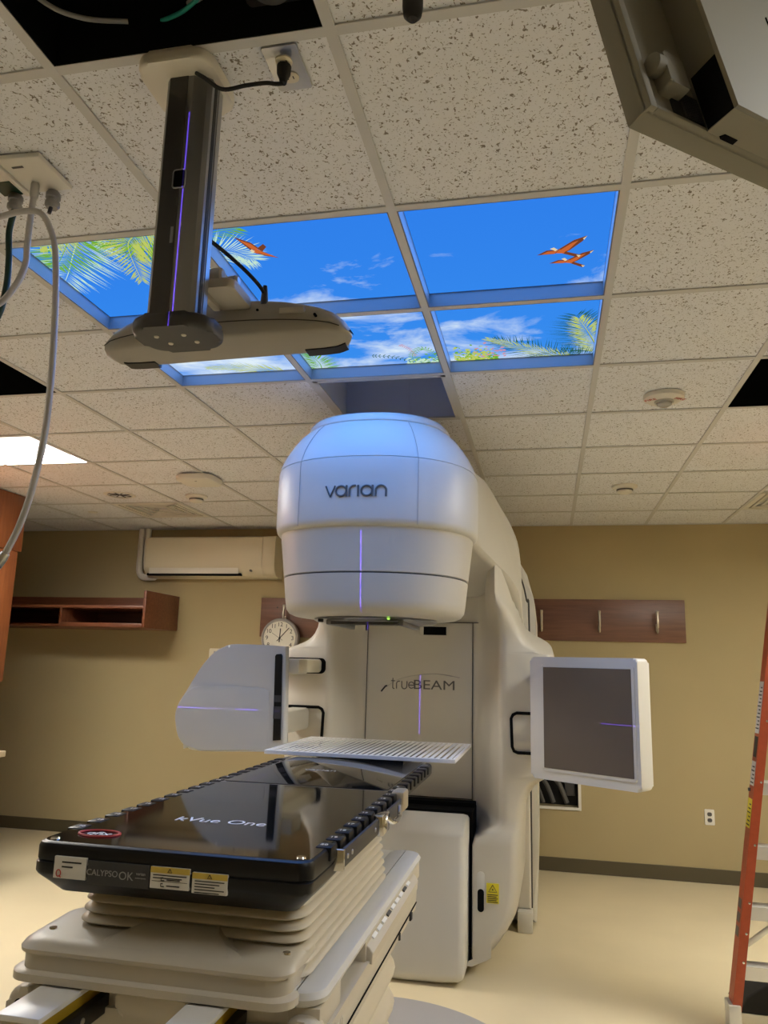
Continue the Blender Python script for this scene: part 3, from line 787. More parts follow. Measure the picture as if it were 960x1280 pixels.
obj('pod_arm', box(B(), -1.48, -1.36, 3.56, 4.45, 1.20, 1.32, .02), M['white'], lin)

# right flat detector, turned towards the couch
PA = math.radians(-33)
PM = Matrix.Translation((-.082, 3.74, 1.362)) @ Matrix.Rotation(PA, 4, 'Z')      # local x along the panel, -y out of the face
dt = B(); prism(dt, rrect(0, .535, -.270, .270, .018), 'y', 0, .105, .014, 4, mtx=PM)
det = obj('detector_panel', dt, M['white2'], lin)
obj('screen_bezel', prism(B(), rrect(.062, .521, -.232, .236, .012), 'y', -.006, .01, .005, 3, mtx=PM), M['white2'], det)
obj('detector_screen', box(B(), .076, .508, -.009, .0, -.218, .224, .001, 1, mtx=PM), M['screen'], det)
obj('back_cover', prism(B(), rrect(.06, .44, -.2, .2, .05), 'y', .09, .17, .02, 3, mtx=PM), M['white'], det)
obj('detector_arm', box(B(), -.08, .06, 3.80, 4.46, 1.19, 1.32, .02), M['white'], lin)
obj('detector_arm', box(B(), -.08, .05, 3.82, 4.46, 1.46, 1.56, .02), M['white'], lin)

# turntable in the floor
solo('turntable_disc', lathe(B(), [(0, .0), (.686, .0), (.686, .004), (.68, .006), (0, .006)], (CX, 3.36, 0), 96), M['disc'], 'grey round turntable plate set in the floor below the machine', 'turntable')
# ------------------------------------------------------------------ treatment couch
K0, K1 = -1.055, -.452                 # left and right edge of the top
KC = (K0+K1)/2
cou = thing('treatment_couch', 'treatment couch with glossy black top on beige bellows and body', 'treatment couch', (KC, 2.05, 0))
Zt = 1.200
tp = B(); rings = []
def couch_sec(y, inset, zb, r=.03):
    return None
outline = rrect(K0, K1, 1.528, 3.17, .032, 8)
def ring_at(off, z): return [(x, y, z) for x, y in rrect(K0+off, K1-off, 1.528+off, 3.17-off*.5, max(.008, .032-off*.3), 8)]
loft(tp, [ring_at(.020, 1.150), ring_at(.006, 1.156), ring_at(.0, 1.166), ring_at(.0, 1.190), ring_at(.003, 1.197), ring_at(.009, 1.200)])
top_ = obj('couch_top', tp, M['blackm'], cou)
obj('gloss_plate', prism(B(), rrect(K0+.008, K1-.008, 1.540, 3.165, .03), 'z', 1.1985, 1.2004, .0004, 1), M['black'], top_)
fr = B()
def ring2(off, z, y1=1.78): return [(x, y, z) for x, y in rrect(K0+off, K1-off, 1.526+off, y1, .03, 8)]
loft(fr, [ring2(.050, 1.096), ring2(.038, 1.099), ring2(.003, 1.136), ring2(.0, 1.142), ring2(.0, 1.160), ring2(.004, 1.163)])
fs = obj('front_skirt', fr, M['blackm'], cou)
obj('side_skirt', box(B(), K0+.03, K1-.03, 1.74, 2.55, 1.118, 1.152, .006), M['blackm'], cou)
obj('spine_beam', box(B(), K0+.11, K1-.11, 2.5, 3.1, 1.125, 1.152, .01), M['blackm'], cou)
# seam of the insert
obj('insert_seam', box(B(), K0+.03, K1-.03, 2.42, 2.425, 1.1995, 1.2006), M['alul'], top_, smooth=0)
obj('insert_plate', prism(B(), rrect(K0+.035, K1-.035, 2.43, 3.15, .02), 'z', 1.1995, 1.2015, .0008, 2), M['black'], top_)
# index notches along both edges
for s, xe in ((1, K1), (-1, K0)):
    for k in range(19):
        y = 1.655+.0755*k
        nb = B(); x0, x1 = (xe-.030, xe+.006) if s > 0 else (xe-.006, xe+.030)
        box(nb, x0, x1, y, y+.045, 1.174, 1.2022, .003)
        nt = obj('index_notch', nb, M['blackm'], cou)
        if y < 2.5:
            put_text('index_numeral', str(20-k), ((x0+x1)/2-.004*s, y+.022, 1.2026), .017, M['wtxt'], nt, rot=Matrix.Rotation(-PI/2, 4, 'X'))
for s, x in ((1, K1-.03), (-1, K0+.03)):
    obj('corner_screw', lathe(B(), [(0, 1.2035), (.009, 1.2035), (.011, 1.1995), (0, 1.1995)], (x, 1.56, 0), 16), M['chrome'], top_)
# printing on the top
put_text('top_lettering', 'kVue One', (-.768, 1.832, 1.2012), .062, M['wtxt'], top_, width=.225, rot=Matrix.Rotation(-PI/2, 4, 'X'))
g = B()
for rx, ry in ((.046, .030),):
    tube(g, [(-.962+rx*math.cos(2*PI*k/32), 1.625+ry*math.sin(2*PI*k/32), 1.2015) for k in range(33)], .0028, 6)
obj('logo_ring', g, M['red'], top_)
put_text('top_lettering', 'qfix', (-.962, 1.625, 1.2012), .038, M['wtxt'], top_, rot=Matrix.Rotation(-PI/2, 4, 'X'))
put_text('top_lettering', 'varian', (-.80, 2.78, 1.2022), .05, M['gtxt'], top_, rot=Matrix.Rotation(-PI/2, 4, 'X'))
# front labels
YL = 1.5245
def plate(name, x0, x1, z0, z1, m, parent, d=.0015): return obj(name, box(B(), x0, x1, YL-d, YL+.006, z0, z1, .0006, 1), m, parent, smooth=0)
lp = plate('maker_label', -.998, -.925, 1.1335, 1.1755, M['paper'], fs)
g = B(); tube(g, [(-.986+.005*math.cos(2*PI*k/16), YL-.002, 1.1435+.0065*math.sin(2*PI*k/16)) for k in range(17)], .0011, 6); tube(g, [(-.985, YL-.002, 1.139), (-.980, YL-.002, 1.1355)], .0011, 6)
obj('label_logo', g, M['red'], lp)
g = B(); box(g, -.980, -.936, YL-.0018, YL-.001, 1.1635, 1.1665); box(g, -.980, -.955, YL-.0018, YL-.001, 1.1545, 1.1575)
obj('label_print', g, M['ink'], lp, smooth=0)
dp = plate('compatibility_label', -.922, -.785, 1.128, 1.172, M['footp'], fs, .001)
put_text('label_print', 'CALYPSO', (-.888, YL-.0015, 1.150), .0165, M['gtxt'], dp); put_text('label_print', 'OK', (-.835, YL-.0015, 1.148), .022, M['gtxt'], dp)
put_text('label_print', 'varian', (-.803, YL-.0015, 1.155), .0085, M['gtxt'], dp); put_text('label_print', 'medical systems', (-.803, YL-.0015, 1.147), .0036, M['gtxt'], dp)
for k, (x0, x1, z0, z1) in enumerate(((-.782, -.698, 1.1315, 1.1715), (-.692, -.618, 1.1290, 1.1670))):
    wl = plate('warning_label', x0, x1, z0, z1, M['paper'], fs)
    obj('warning_stripe', box(B(), x0, x1, YL-.0022, YL, z1-.011, z1, .0003, 1), M['amber'], wl, smooth=0)
    g = B(); xm = (x0+x1)/2
    tube(g, [(xm, YL-.0026, z1-.002), (xm-.0045, YL-.0026, z1-.009), (xm+.0045, YL-.0026, z1-.009), (xm, YL-.0026, z1-.002)], .0007, 5)
    for q in range(5 if k else 2):
        box(g, x0+.006, x1-.006-.01*(q % 3), YL-.0021, YL-.001, z1-.016-.0052*q, z1-.0142-.0052*q)
    if not k:
        for dz in (.0155, .0045):
            tube(g, [(x0+.028, YL-.002, z0+dz+.005), (x0+.024, YL-.002, z0+dz+.005), (x0+.024, YL-.002, z0+dz), (x0+.031, YL-.002, z0+dz)], .0009, 5)
            box(g, x0+.036, x1-.02, YL-.0021, YL-.001, z0+dz+.0005, z0+dz+.0025)
        box(g, x0+.004, x1-.004, YL-.0021, YL-.001, z0+.0135, z0+.0142)
    obj('label_print', g, M['ink'], wl, smooth=0)
# accessory rail and clamp on the right side
sr = obj('side_rail', box(B(), K1+.012, K1+.020, 1.70, 2.42, 1.150, 1.188, .002), M['alud'], cou)
for y in (1.72, 1.98, 2.12, 2.30):
    obj('rail_spacer', box(B(), K1-.03, K1+.013, y-.012, y+.012, 1.158, 1.180, .002), M['alu'], sr)
obj('rail_end', box(B(), K1-.03, K1+.023, 1.694, 1.706, 1.147, 1.191, .002), M['chrome'], sr)
for y in (1.74, 1.78, 2.02): obj('rail_screw', lathe(B(), [(0, K1+.022), (.005, K1+.022), (.006, K1+.019), (0, K1+.019)], (0, y, 1.169), 12, 'x'), M['metal'], sr)
cl = obj('rail_clamp', box(B(), K1+.004, K1+.032, 2.06, 2.15, 1.144, 1.196, .006), M['chrome'], cou)
obj('clamp_lever', tube(B(), smooth_path([(K1+.03, 2.10, 1.185), (K1+.045, 2.14, 1.168), (K1+.04, 2.24, 1.163), (K1+.03, 2.30, 1.180)]), .0065, 10), M['chrome'], cl)
obj('rail_clamp', box(B(), K1-.012, K1+.028, 2.38, 2.46, 1.150, 1.208, .008), M['nickel'], cou)
# bellows under the top
def rr_ring(x0, x1, y0, y1, r, z): return [(x, y, z) for x, y in rrect(x0, x1, y0, y1, r, 7)]
obj('support_tray', loft(B(), [rr_ring(-1.00, -.505, 1.640, 2.50, .05, 1.096), rr_ring(-1.005, -.50, 1.635, 2.505, .05, 1.104), rr_ring(-1.005, -.50, 1.635, 2.505, .05, 1.118), rr_ring(-.99, -.515, 1.655, 2.49, .04, 1.124)]), M['bellow'], cou)
bl = B(); rings = []
for k in range(7):
    z = 1.098-.0208*k; g_ = .003*k
    for dz, o in ((0, .018), (-.004, .008), (-.008, .001), (-.012, .0), (-.016, .005), (-.0204, .017)):
        rings.append(rr_ring(-.996-g_+o, -.496+g_-o, 1.628-g_+o, 2.45-o, .05, z+dz))
loft(bl, rings); obj('bellows', bl, M['bellow'], cou, smooth=60)
# body: top deck with rounded lip
SX0, SX1, SY0, SY1 = -1.077, -.430, 1.572, 2.80
for dx0, dx1 in ((SX1-.112, SX1), (SX0, SX0+.112)):
    dk = B()
    def dr(o, z): return rr_ring(dx0+o, dx1-o, SY0+o, SY1-o, .05-o*.5, z)
    loft(dk, [dr(.022, .917), dr(.004, .929), dr(0, .941), dr(.006, .952), dr(.014, .955)])
    obj('side_deck', dk, M['white2'], cou)
obj('deck', box(B(), SX0+.10, SX1-.10, 1.68, SY1-.01, .917, .951, .004), M['white2'], cou)
for s, x0, x1 in ((1, SX1-.075, SX1-.008), (-1, SX0+.008, SX0+.075)):
    o = SX1-.008 if s > 0 else SX0+.008
    hw0 = .3235
    obj('side_wall', box(B(), x0, x1, SY0+.015, 1.745, .875, .925, .004), M['cover'], cou)
    obj('side_wall', box(B(), x0, x1, 1.975, SY1-.02, .875, .925, .004), M['cover'], cou)
    obj('pocket_back', box(B(), o-s*.10-.01, o-s*.10+.01, 1.73, 1.99, .86, .92), M['cover'], cou)
    lw = B(); loft(lw, [[(KC+s*a, y, z) for a, y in ((.0, SY0+.02), (hw-.02, SY0+.02), (hw, SY0+.04), (hw, SY1-.12), (hw-.02, SY1-.09), (0, SY1-.09))] for hw, z in ((.285, .742), (.305, .775), (hw0-.003, .80), (hw0, .845), (hw0, .878))])
    obj('lower_side', lw, M['cover'], cou, smooth=30)
    e0 = KC+s*hw0
    obj('seam_line', box(B(), e0-.003, e0+.0012, SY0+.04, SY1-.12, .8205, .8240), M['seamd'], cou)
    obj('side_latch', box(B(), e0-.003, e0+.004, 2.56, 2.585, .80, .82, .001), M['rubber'], cou)
    obj('side_latch', box(B(), e0-.003, e0+.003, 2.38, 2.388, .80, .82, .001), M['seam'], cou)
put_g = text_bm('varian', .050, .15); put_g.transform(Matrix.Translation((KC+.3240, 1.665, .852)) @ Matrix.Rotation(PI/2, 4, 'Z'))
obj('embossed_lettering', put_g, M['white'], cou, smooth=0)
# keypad on the right side
kp = B(); prism(kp, [(SX1-.05, .870), (SX1+.006, .870), (SX1+.008, .895), (SX1+.000, .907), (SX1-.05, .940)], 'y', 1.985, 2.66, .004)
kpd = obj('control_keypad', kp, M['cover'], cou)
random.seed(3)
for r in range(9):
    for c in range(2):
        y = 2.06+.060*r; x = SX1-.024+.016*c; z = .9245-.0105*c
        obj('key', box(B(), -.007, .007, -.021, .021, 0, .004, .001, 1, mtx=Matrix.Translation((x, y, z-.0015)) @ Matrix.Rotation(math.radians(33), 4, 'Y')), M['keyl'] if (r+c) % 4 else M['footp'], kpd)
for r in range(5):
    obj('key_lever', tube(B(), [(SX1-.034, 2.46+.028*r, .930), (SX1-.020, 2.47+.028*r, .943)], .003, 6), M['ink'], kpd)
# front end cover with raised middle
ec = B()
def ec_ring(o, z): return [(x, y, z) for x, y in rrect(-1.078+o, -.486-o, 1.530+o, 1.74, .045, 7)]
loft(ec, [ec_ring(.006, .950), ec_ring(.006, .982), ec_ring(.0, .986), ec_ring(-.001, .993), ec_ring(.004, 1.0005), ec_ring(.014, 1.007), ec_ring(.030, 1.010)])
for v in ec.verts:
    if v.co.z > 1.0: v.co.z += max(0, v.co.y-1.55)*.05
end = obj('end_cover', ec, M['cover'], cou)
rd = B(); rings = []
for y, zt, w in ((1.73, 1.040, .070), (1.64, 1.038, .075), (1.605, 1.034, .09), (1.575, 1.024, .12), (1.540, 1.002, .145)):
    rings.append([(KC-w-.055, y, .998), (KC-w, y, zt), (KC+w, y, zt), (KC+w+.055, y, .998)])
loft(rd, rings, closed=True); obj('raised_middle', rd, M['cover'], end, smooth=25)
obj('end_lip', loft(B(), [ec_ring(.0, .932), ec_ring(-.008, .936), ec_ring(-.008, .950), ec_ring(-.002, .954)]), M['cover'], cou)
for x in (-1.035, -.515):
    obj('cover_screw', lathe(B(), [(0, 1.0145), (.008, 1.0145), (.009, 1.010), (0, 1.010)], (x, 1.60, 0), 14), M['chrome'], end)
# rails running out at the front
for x0, x1 in ((-1.003, -.912), (-.688, -.611)):
    rl = obj('runner', box(B(), x0, x1, 1.395, 1.62, .920, .931, .002), M['rail'], cou)
    obj('runner_web', box(B(), x1-.014, x1-.003, 1.40, 1.62, .870, .921), M['yellow'], rl)
    obj('track_cavity_dark', box(B(), x1-.003, x1+.018, 1.41, 1.62, .866, .900, .002), M['blackm'], rl)  # black track, its colour also painting the dark cavity beside the runner
    obj('runner_web', box(B(), x0+.004, x0+.012, 1.40, 1.62, .870, .921), M['cover'], rl)
    for y in (1.45, 1.51): obj('runner_bolt', lathe(B(), [(0, x1+.02), (.006, x1+.02), (.007, x1+.017), (0, x1+.017)], (0, y, .884), 12, 'x'), M['metal'], rl)
obj('drive_housing', prism(B(), rrect(-.855, -.70, .875, .935, .02), 'y', 1.56, 1.61, .010), M['cover'], cou)
obj('front_panel', box(B(), SX0+.02, SX1-.02, 1.605, 1.63, .742, .935), M['cover'], cou)
# front corner caps of the body sides
for s, xc in ((-1, SX0-.02), (1, SX1+.0)):
    xa, xb = min(xc, xc-s*.075), max(xc, xc-s*.075)
    obj('corner_cap', prism(B(), rrect(xa, xb, .80, .912, .03), 'y', 1.556, 1.61, .012), M['cover'], cou)
    obj('cap_slot', prism(B(), rrect(xa+.018, xb-.018, .83, .890, .012), 'y', 1.553, 1.565, .003), M['seamd'], cou)
# pleated pedestal down to the floor
pb = B(); rings = []
for k in range(8):
    z = .765-.0905*k
    for dz, o in ((0, .026), (-.012, .012), (-.030, .003), (-.046, .0), (-.062, .003), (-.079, .012), (-.090, .026)):
        rings.append(rr_ring(SX0+.015+o, SX1-.015-o, 1.66+o, 2.46-o, .06, z+dz))
loft(pb, rings); obj('pedestal_bellows', pb, M['bellow'], cou, smooth=60)
obj('pedestal_base', prism(B(), rrect(SX0+.03, SX1-.03, 1.64, 2.60, .08), 'z', 0, .045, .008), M['cover'], cou)

# slatted grid panel on the couch end
gx0, gx1, gy0, gy1, gz = -1.150, -.360, 3.145, 3.80, 1.2045
gp_ = thing('grid_panel', 'white slatted grid panel lying on the far end of the black couch', 'grid panel', ((gx0+gx1)/2, (gy0+gy1)/2, gz))
f = B(); fw = .013
for a in ((gx0, gx1, gy0, gy0+fw), (gx0, gx1, gy1-fw, gy1), (gx0, gx0+fw, gy0+fw, gy1-fw), (gx1-fw, gx1, gy0+fw, gy1-fw)): box(f, *a, gz, gz+.016, .0015, 1)
obj('frame', f, M['rail'], gp_)
f = B(); n = 31
for k in range(n):
    x = gx0+fw+(gx1-gx0-2*fw)*(k+.5)/n
    box(f, x-.0068, x+.0068, gy0+fw, gy1-fw, gz+.0125, gz+.0145)
obj('slats', f, M['rail'], gp_, smooth=0)
obj('support_bracket', box(B(), K0+.12, K1-.12, 3.176, 3.80, gz-.030, gz, .002), M['blackm'], gp_)
# ------------------------------------------------------------------ tracking camera on its ceiling column
px0, px1, py0, py1 = -.760, -.664, 1.275, 1.350
col_ = thing('tracking_camera', 'grey ceiling column carrying a long curved tracking camera above the couch', 'tracking camera', ((px0+px1)/2, (py0+py1)/2, H))
z0c = 2.232
obj('ceiling_collar', prism(B(), rrect(-.812, -.650, 1.228, 1.398, .035), 'z', H-.030, H-.001, .008), M['plastic'], col_)
P = B()
prism(P, [(px0+.008, py0), (px0+.062, py0), (px0+.072, py0+.006), (px1-.008, py0+.010), (px1, py0+.018), (px1, py0+.030), (px1-.006, py0+.033), (px1-.006, py0+.040), (px1, py0+.043), (px1, py1-.008), (px1-.008, py1), (px0+.008, py1), (px0, py1-.008), (px0, py0+.008)], 'z', z0c, H-.028)
column = obj('column', P, M['alu'], col_, smooth=30)
obj('face_insert', box(B(), px0+.010, px0+.050, py0-.0015, py0+.002, z0c, H-.03), M['alud'], column)
obj('side_trim', box(B(), px1-.001, px1+.0015, py0+.048, py1-.010, z0c, H-.03), M['alul'], column)
obj('side_groove', box(B(), px1-.004, px1+.0008, py0+.029, py0+.041, z0c, H-.03), M['rubber'], column)
ch = obj('column_hole', prism(B(), rrect(px0+.036, px0+.062, 2.505, 2.545, .006), 'y', py0-.003, py0+.001), M['seamd'], column)
obj('hole_rim', tube(B(), [(a, py0-.0025, b) for a, b in rrect(px0+.036, px0+.062, 2.505, 2.545, .006)+[rrect(px0+.036, px0+.062, 2.505, 2.545, .006)[0]]], .0018, 6), M['alul'], ch)
obj('column_marking', box(B(), px0+.040, px0+.046, py0-.0022, py0-.001, 2.385, 2.42), M['alul'], column, smooth=0)
# foot plate
ft = obj('foot_plate', prism(B(), rrect(-.795, -.628, 1.262, 1.385, .042, 8), 'z', 2.203, 2.233, .010, 3), M['footp'], col_)
for a, b in ((-.748, 1.305), (-.690, 1.305), (-.735, 1.340), (-.678, 1.340)):
    obj('foot_screw', lathe(B(), [(0, 2.201), (.0045, 2.201), (.0055, 2.2035), (0, 2.2035)], (a, b, 0), 12), M['metal'], ft)
# camera bar
cb = B(); rings = []
CXp = -.703
us = [-1, -.985, -.95, -.88, -.78, -.65, -.5, -.3, -.1, .1, .3, .5, .65, .78, .88, .95, .985, 1]
for u in us:
    s = abs(u); e = (1-s**18)**.5 if s < 1 else .0
    e = max(e, .12)
    hw = .291; x = CXp+u*hw
    zc = 2.276+.006*u
    h_top = .042+.054*(1-s**2.4); h_bot = .012
    zt, zb = zc+h_top*max(.35, e), zc-h_bot*e
    yb, yf = 1.455+.02*s**2, 1.585
    ym = (yb+yf)/2; yb, yf = ym+(yb-ym)*max(.3, e), ym+(yf-ym)*max(.3, e)
    d = (zt-zb)
    rings.append([(x, yb+.012, zb), (x, yb+.002, zb+.008), (x, yb, zb+.32*d), (x, yb+.006, zb+.55*d), (x, yb+.022, zt-.16*d), (x, yb+.045, zt-.04*d), (x, ym+.02, zt), (x, yf-.02, zt-.08*d), (x, yf, zb+.5*d), (x, yf-.01, zb)])
loft(cb, rings); cam_ = obj('camera_bar', cb, M['pod'], col_, smooth=50)
# lighter underside band and its dividing line
g = B()
for k in range(len(us)-1):
    a, b = rings[k], rings[k+1]
tube(g, [Vector(r[2])+Vector((0, -.0005, 0)) for r in rings[2:-2]], .0012, 6)
obj('seam_line', g, M['seam'], cam_)
for s, ua, ub in ((-1, -.90, -.64), (1, .62, .95)):
    g = B(); rr = []
    for q in range(9):
        u = ua+(ub-ua)*q/8; x = CXp+u*.291
        k = max(i for i in range(len(us)) if us[i] <= u); t = (u-us[k])/(us[k+1]-us[k])
        p0 = Vector(rings[k][0]).lerp(Vector(rings[k+1][0]), t); p1 = Vector(rings[k][1]).lerp(Vector(rings[k+1][1]), t); p9 = Vector(rings[k][9]).lerp(Vector(rings[k+1][9]), t)
        rr.append([(p9.x, p9.y-.022, p9.z+.004), (p9.x, p9.y-.022, p9.z-.003), (p9.x, p9.y+.012, p9.z-.003), (p9.x, p9.y+.012, p9.z+.010)])
    loft(g, rr); obj('infrared_window', g, M['blackm'], cam_)
obj('type_plate', box(B(), -.555, -.500, 1.463, 1.48, 2.314, 2.326, mtx=Matrix.Identity(4)), M['podl'], cam_, smooth=0)
for a, b in ((-.475, 2.306), (-.605, 2.325)):
    obj('bar_screw', lathe(B(), [(0, 1.462), (.003, 1.462), (.003, 1.48), (0, 1.48)], (a, 0, b), 10, 'y'), M['seamd'], cam_)
# joint between column and bar
jn = obj('joint_bracket', prism(B(), rrect(-.690, -.620, 1.360, 1.47, .012), 'z', 2.330, 2.350, .005), M['podl'], col_)
obj('joint_hub', lathe(B(), [(0, -.680), (.015, -.680), (.017, -.674), (.017, -.656), (.012, -.652), (0, -.652)], (0, 1.385, 2.368), 20, 'x'), M['podl'], jn)
obj('joint_hub', lathe(B(), [(0, -.645), (.011, -.645), (.012, -.630), (.008, -.624), (0, -.624)], (0, 1.40, 2.362), 16, 'x'), M['alul'], jn)
obj('joint_plate', box(B(), -.700, -.682, 1.33, 1.45, 2.320, 2.385, .005), M['podl'], jn)
obj('signal_cable', tube(B(), smooth_path([(-.668, 1.34, 2.425), (-.645, 1.39, 2.415), (-.617, 1.44, 2.395), (-.600, 1.475, 2.375), (-.597, 1.485, 2.350)], 8), .0042, 8), M['rubber'], col_)
obj('cable_plug', lathe(B(), [(0, 2.390), (.005, 2.390), (.0075, 2.372), (.0085, 2.355), (.0085, 2.345), (0, 2.345)], (-.598, 1.482, 0), 14), M['alud'], cam_)

# ceiling outlet with plug and cord
ox, oy = -.512, 1.318
ou = thing('power_outlet', 'steel ceiling power outlet with a black plug beside the column', 'power outlet', (ox, oy, H), rotz=math.radians(0))
obj('cover_plate', prism(B(), rrect(ox-.037, ox+.037, oy-.06, oy+.06, .004), 'z', H-.006, H, .002), M['metal'], ou)
for dy in (-.022, .022):
    rcp = obj('receptacle', prism(B(), rrect(ox-.017, ox+.017, oy+dy-.015, oy+dy+.015, .012), 'z', H-.009, H-.004, .001), M['ivory'], ou)
    for dx in (-.006, .006): obj('slot', box(B(), ox+dx-.001, ox+dx+.001, oy+dy-.004, oy+dy+.004, H-.0095, H-.008), M['seamd'], rcp)
cord = obj('power_cord', tube(B(), smooth_path([(-.690, 1.268, H-.032), (-.672, 1.268, H-.045), (-.645, 1.300, H-.050), (-.60, 1.315, H-.035), (-.555, 1.31, H-.040), (-.53, 1.305, H-.050), (ox-.002, oy-.014, H-.052)], 8), .0042, 8), M['rubber'], col_, label='black power cord')
obj('plug', lathe(B(), [(0, H-.052), (.007, H-.052), (.009, H-.042), (.014, H-.030), (.015, H-.0125), (0, H-.0125)], (ox-.002, oy-.014, 0), 18), M['rubber'], cord)

# ------------------------------------------------------------------ ceiling gas outlet with hoses
go = thing('gas_outlet', 'beige ceiling gas outlet plate with two grey valves at the upper left', 'gas outlet', (-1.29, 1.55, H))
obj('plate', prism(B(), [(-1.40, 1.462), (-1.205, 1.474), (-1.205, 1.612), (-1.40, 1.606)], 'z', H-.014, H, .004), M['plastic'], go)
obj('divider', box(B(), -1.338, -1.322, 1.47, 1.61, H-.022, H-.010, .003), M['plastic'], go)
obj('label_tab', box(B(), -1.30, -1.27, 1.50, 1.506, H-.0155, H-.013), M['inkg'], go)
obj('green_tab', box(B(), -1.40, -1.345, 1.55, 1.605, H-.017, H-.012), M['green'], go)
for x, y in ((-1.258, 1.612), (-1.366, 1.606)):
    v = obj('valve', lathe(B(), [(0, H-.062), (.014, H-.062), (.019, H-.055), (.019, H-.046), (.016, H-.044), (.016, H-.036), (.019, H-.034), (.019, H-.022), (.012, H-.012), (0, H-.012)], (x, y, 0), 22), M['alu'], go)
    obj('valve_pin', tube(B(), [(x, y-.004, H-.062), (x-.002, y-.006, H-.080)], .005, 8), M['alud'], v)
hs = thing('clear_hose', 'clear white gas hose looping down from the ceiling outlet', 'hose', (-1.285, 1.57, H))
obj('hose_collar', lathe(B(), [(0, H-.055), (.0095, H-.055), (.011, H-.045), (.011, H-.018), (.008, H-.012), (0, H-.012)], (-1.284, 1.572, 0), 16), M['metal'], hs)
hp = [(-1.284, 1.572, 2.745), (-1.283, 1.568, 2.68), (-1.276, 1.560, 2.60), (-1.270, 1.555, 2.54), (-1.288, 1.55, 2.48), (-1.330, 1.545, 2.43), (-1.40, 1.53, 2.42), (-1.47, 1.51, 2.47), (-1.47, 1.51, 2.58), (-1.42, 1.53, 2.655), (-1.355, 1.545, 2.675), (-1.29, 1.55, 2.687), (-1.235, 1.55, 2.672), (-1.195, 1.55, 2.60), (-1.178, 1.55, 2.52), (-1.166, 1.55, 2.40), (-1.156, 1.55, 2.236), (-1.156, 1.55, 2.09), (-1.172, 1.55, 1.96), (-1.195, 1.55, 1.87), (-1.222, 1.55, 1.808)]
obj('hose_tube', tube(B(), smooth_path(hp, 8), .0078, 12), M['hose'], hs)
obj('hose_fitting', tube(B(), [(-1.222, 1.55, 1.808), (-1.228, 1.55, 1.797), (-1.236, 1.55, 1.783), (-1.252, 1.55, 1.758)], [.0105, .0115, .0105, .008], 14), M['metal'], hs)
solo('green_hose', tube(B(), smooth_path([(-1.366, 1.606, 2.728), (-1.385, 1.62, 2.68), (-1.375, 1.62, 2.60), (-1.372, 1.62, 2.52), (-1.385, 1.62, 2.44), (-1.44, 1.62, 2.36)], 8), .008, 10), M['green'], 'dark green oxygen hose hanging at the far left under the ceiling', 'hose')

# black rod at the top edge
rd_ = thing('hanging_rod', 'black rod with rounded tip hanging from the ceiling at the top edge', 'rod', (-.194, 1.012, H))
obj('rod', lathe(B(), [(0, 2.572), (.008, 2.574), (.0145, 2.582), (.0165, 2.596), (.0165, H-.01), (0, H-.01)], (-.194, 1.022, 0), 20), M['rubber'], rd_)
obj('flange', lathe(B(), [(0, H-.012), (.035, H-.012), (.038, H-.001), (0, H-.001)], (-.194, 1.022, 0), 24), M['alud'], rd_)

# ------------------------------------------------------------------ hanging monitor, seen from behind
MO = thing('hanging_monitor', 'taupe back of a monitor hanging close above at the upper right', 'monitor', (.1296, .8638, 2.2486), rotz=0)
MR = Matrix(((.7385, -.6501, -.1785), (.6716, .7333, .1070), (.0613, -.1987, .9781)))
MO.rotation_euler = MR.to_euler(); WM[MO] = Matrix.Translation((.1296, .8638, 2.2486)) @ MO.rotation_euler.to_matrix().to_4x4()
def mbox(name, m, *a, **k): return obj(name, box(B(), *a, **k), m, MO, local=True)
W_, Hh, D_ = .56, .40, .036
sh = B()
# housing: local x along the monitor, z up, y towards the display
box(sh, 0, W_, .002, D_, 0, Hh, .003); mbox_ = obj('housing', sh, M['taupe'], MO, local=True)
mbox('side_rim', M['taupe'], 0, .012, -.003, .010, .0, Hh, bev=.0015)
mbox('bottom_rim', M['taupe'], .012, W_, -.003, .010, 0, .006, bev=.0015)
mbox('display', M['black'], .015, W_-.015, D_-.002, D_+.002, .015, Hh-.015)
def frame_y(x0, x1, z0, z1, y): return [(x0, y, z0), (x1, y, z0), (x1, y, z1), (x0, y, z1)]
eb = B(); loft(eb, [frame_y(.108, .46, .003, .35, .004), frame_y(.075, .46, -.027, .35, -.056), frame_y(.078, .455, -.024, .345, -.060)]); blk = obj('electronics_block', eb, M['taupe'], MO, local=True, smooth=0)
vq = B(); loft(vq, [[(.107, .002, .004), (.0745, -.0555, -.026), (.0745, -.0555, .060), (.107, .002, .090)], [(.109, .002, .004), (.077, -.0555, -.026), (.077, -.0555, .060), (.109, .002, .090)]])
obj('vent_panel', vq, M['seamd'], blk, local=True, smooth=0)
obj('vent_base_shade', box(B(), .050, .1055, -.0012, .003, .006, .055, .0005, 1), M['rubber'], blk, local=True)  # black patch painting the shading around the vent slits
g = B()
for k in range(9): box(g, .068+.004*k, .0695+.004*k, -.004, -.001, .010, .05)
obj('vent_slats', g, M['alud'], blk, local=True, smooth=0)
obj('groove', box(B(), .235, .2365, -.0615, -.059, .13, .20), M['seamd'], blk, local=True)
obj('block_latch', box(B(), .125, .15, -.012, -.004, -.006, .0005), M['seamd'], blk, local=True)
cn = obj('cable_connector', prism(B(), rrect(.030, .066, .034, .086, .004), 'y', -.020, .006, .004, 2), M['taupe'], MO, local=True)
obj('connector_knob', lathe(B(), [(0, .016), (.011, .016), (.014, .018), (.014, .032), (0, .032)], (0, -.008, .068), 22, 'x'), M['taupe'], cn, local=True)
ma = B(); box(ma, .22, .34, -.02, .03, Hh-.03, Hh+.03, .004); obj('mount_bracket', ma, M['alu'], MO, local=True)
mp_ = WM[MO] @ Vector((.28, .005, Hh+.01))
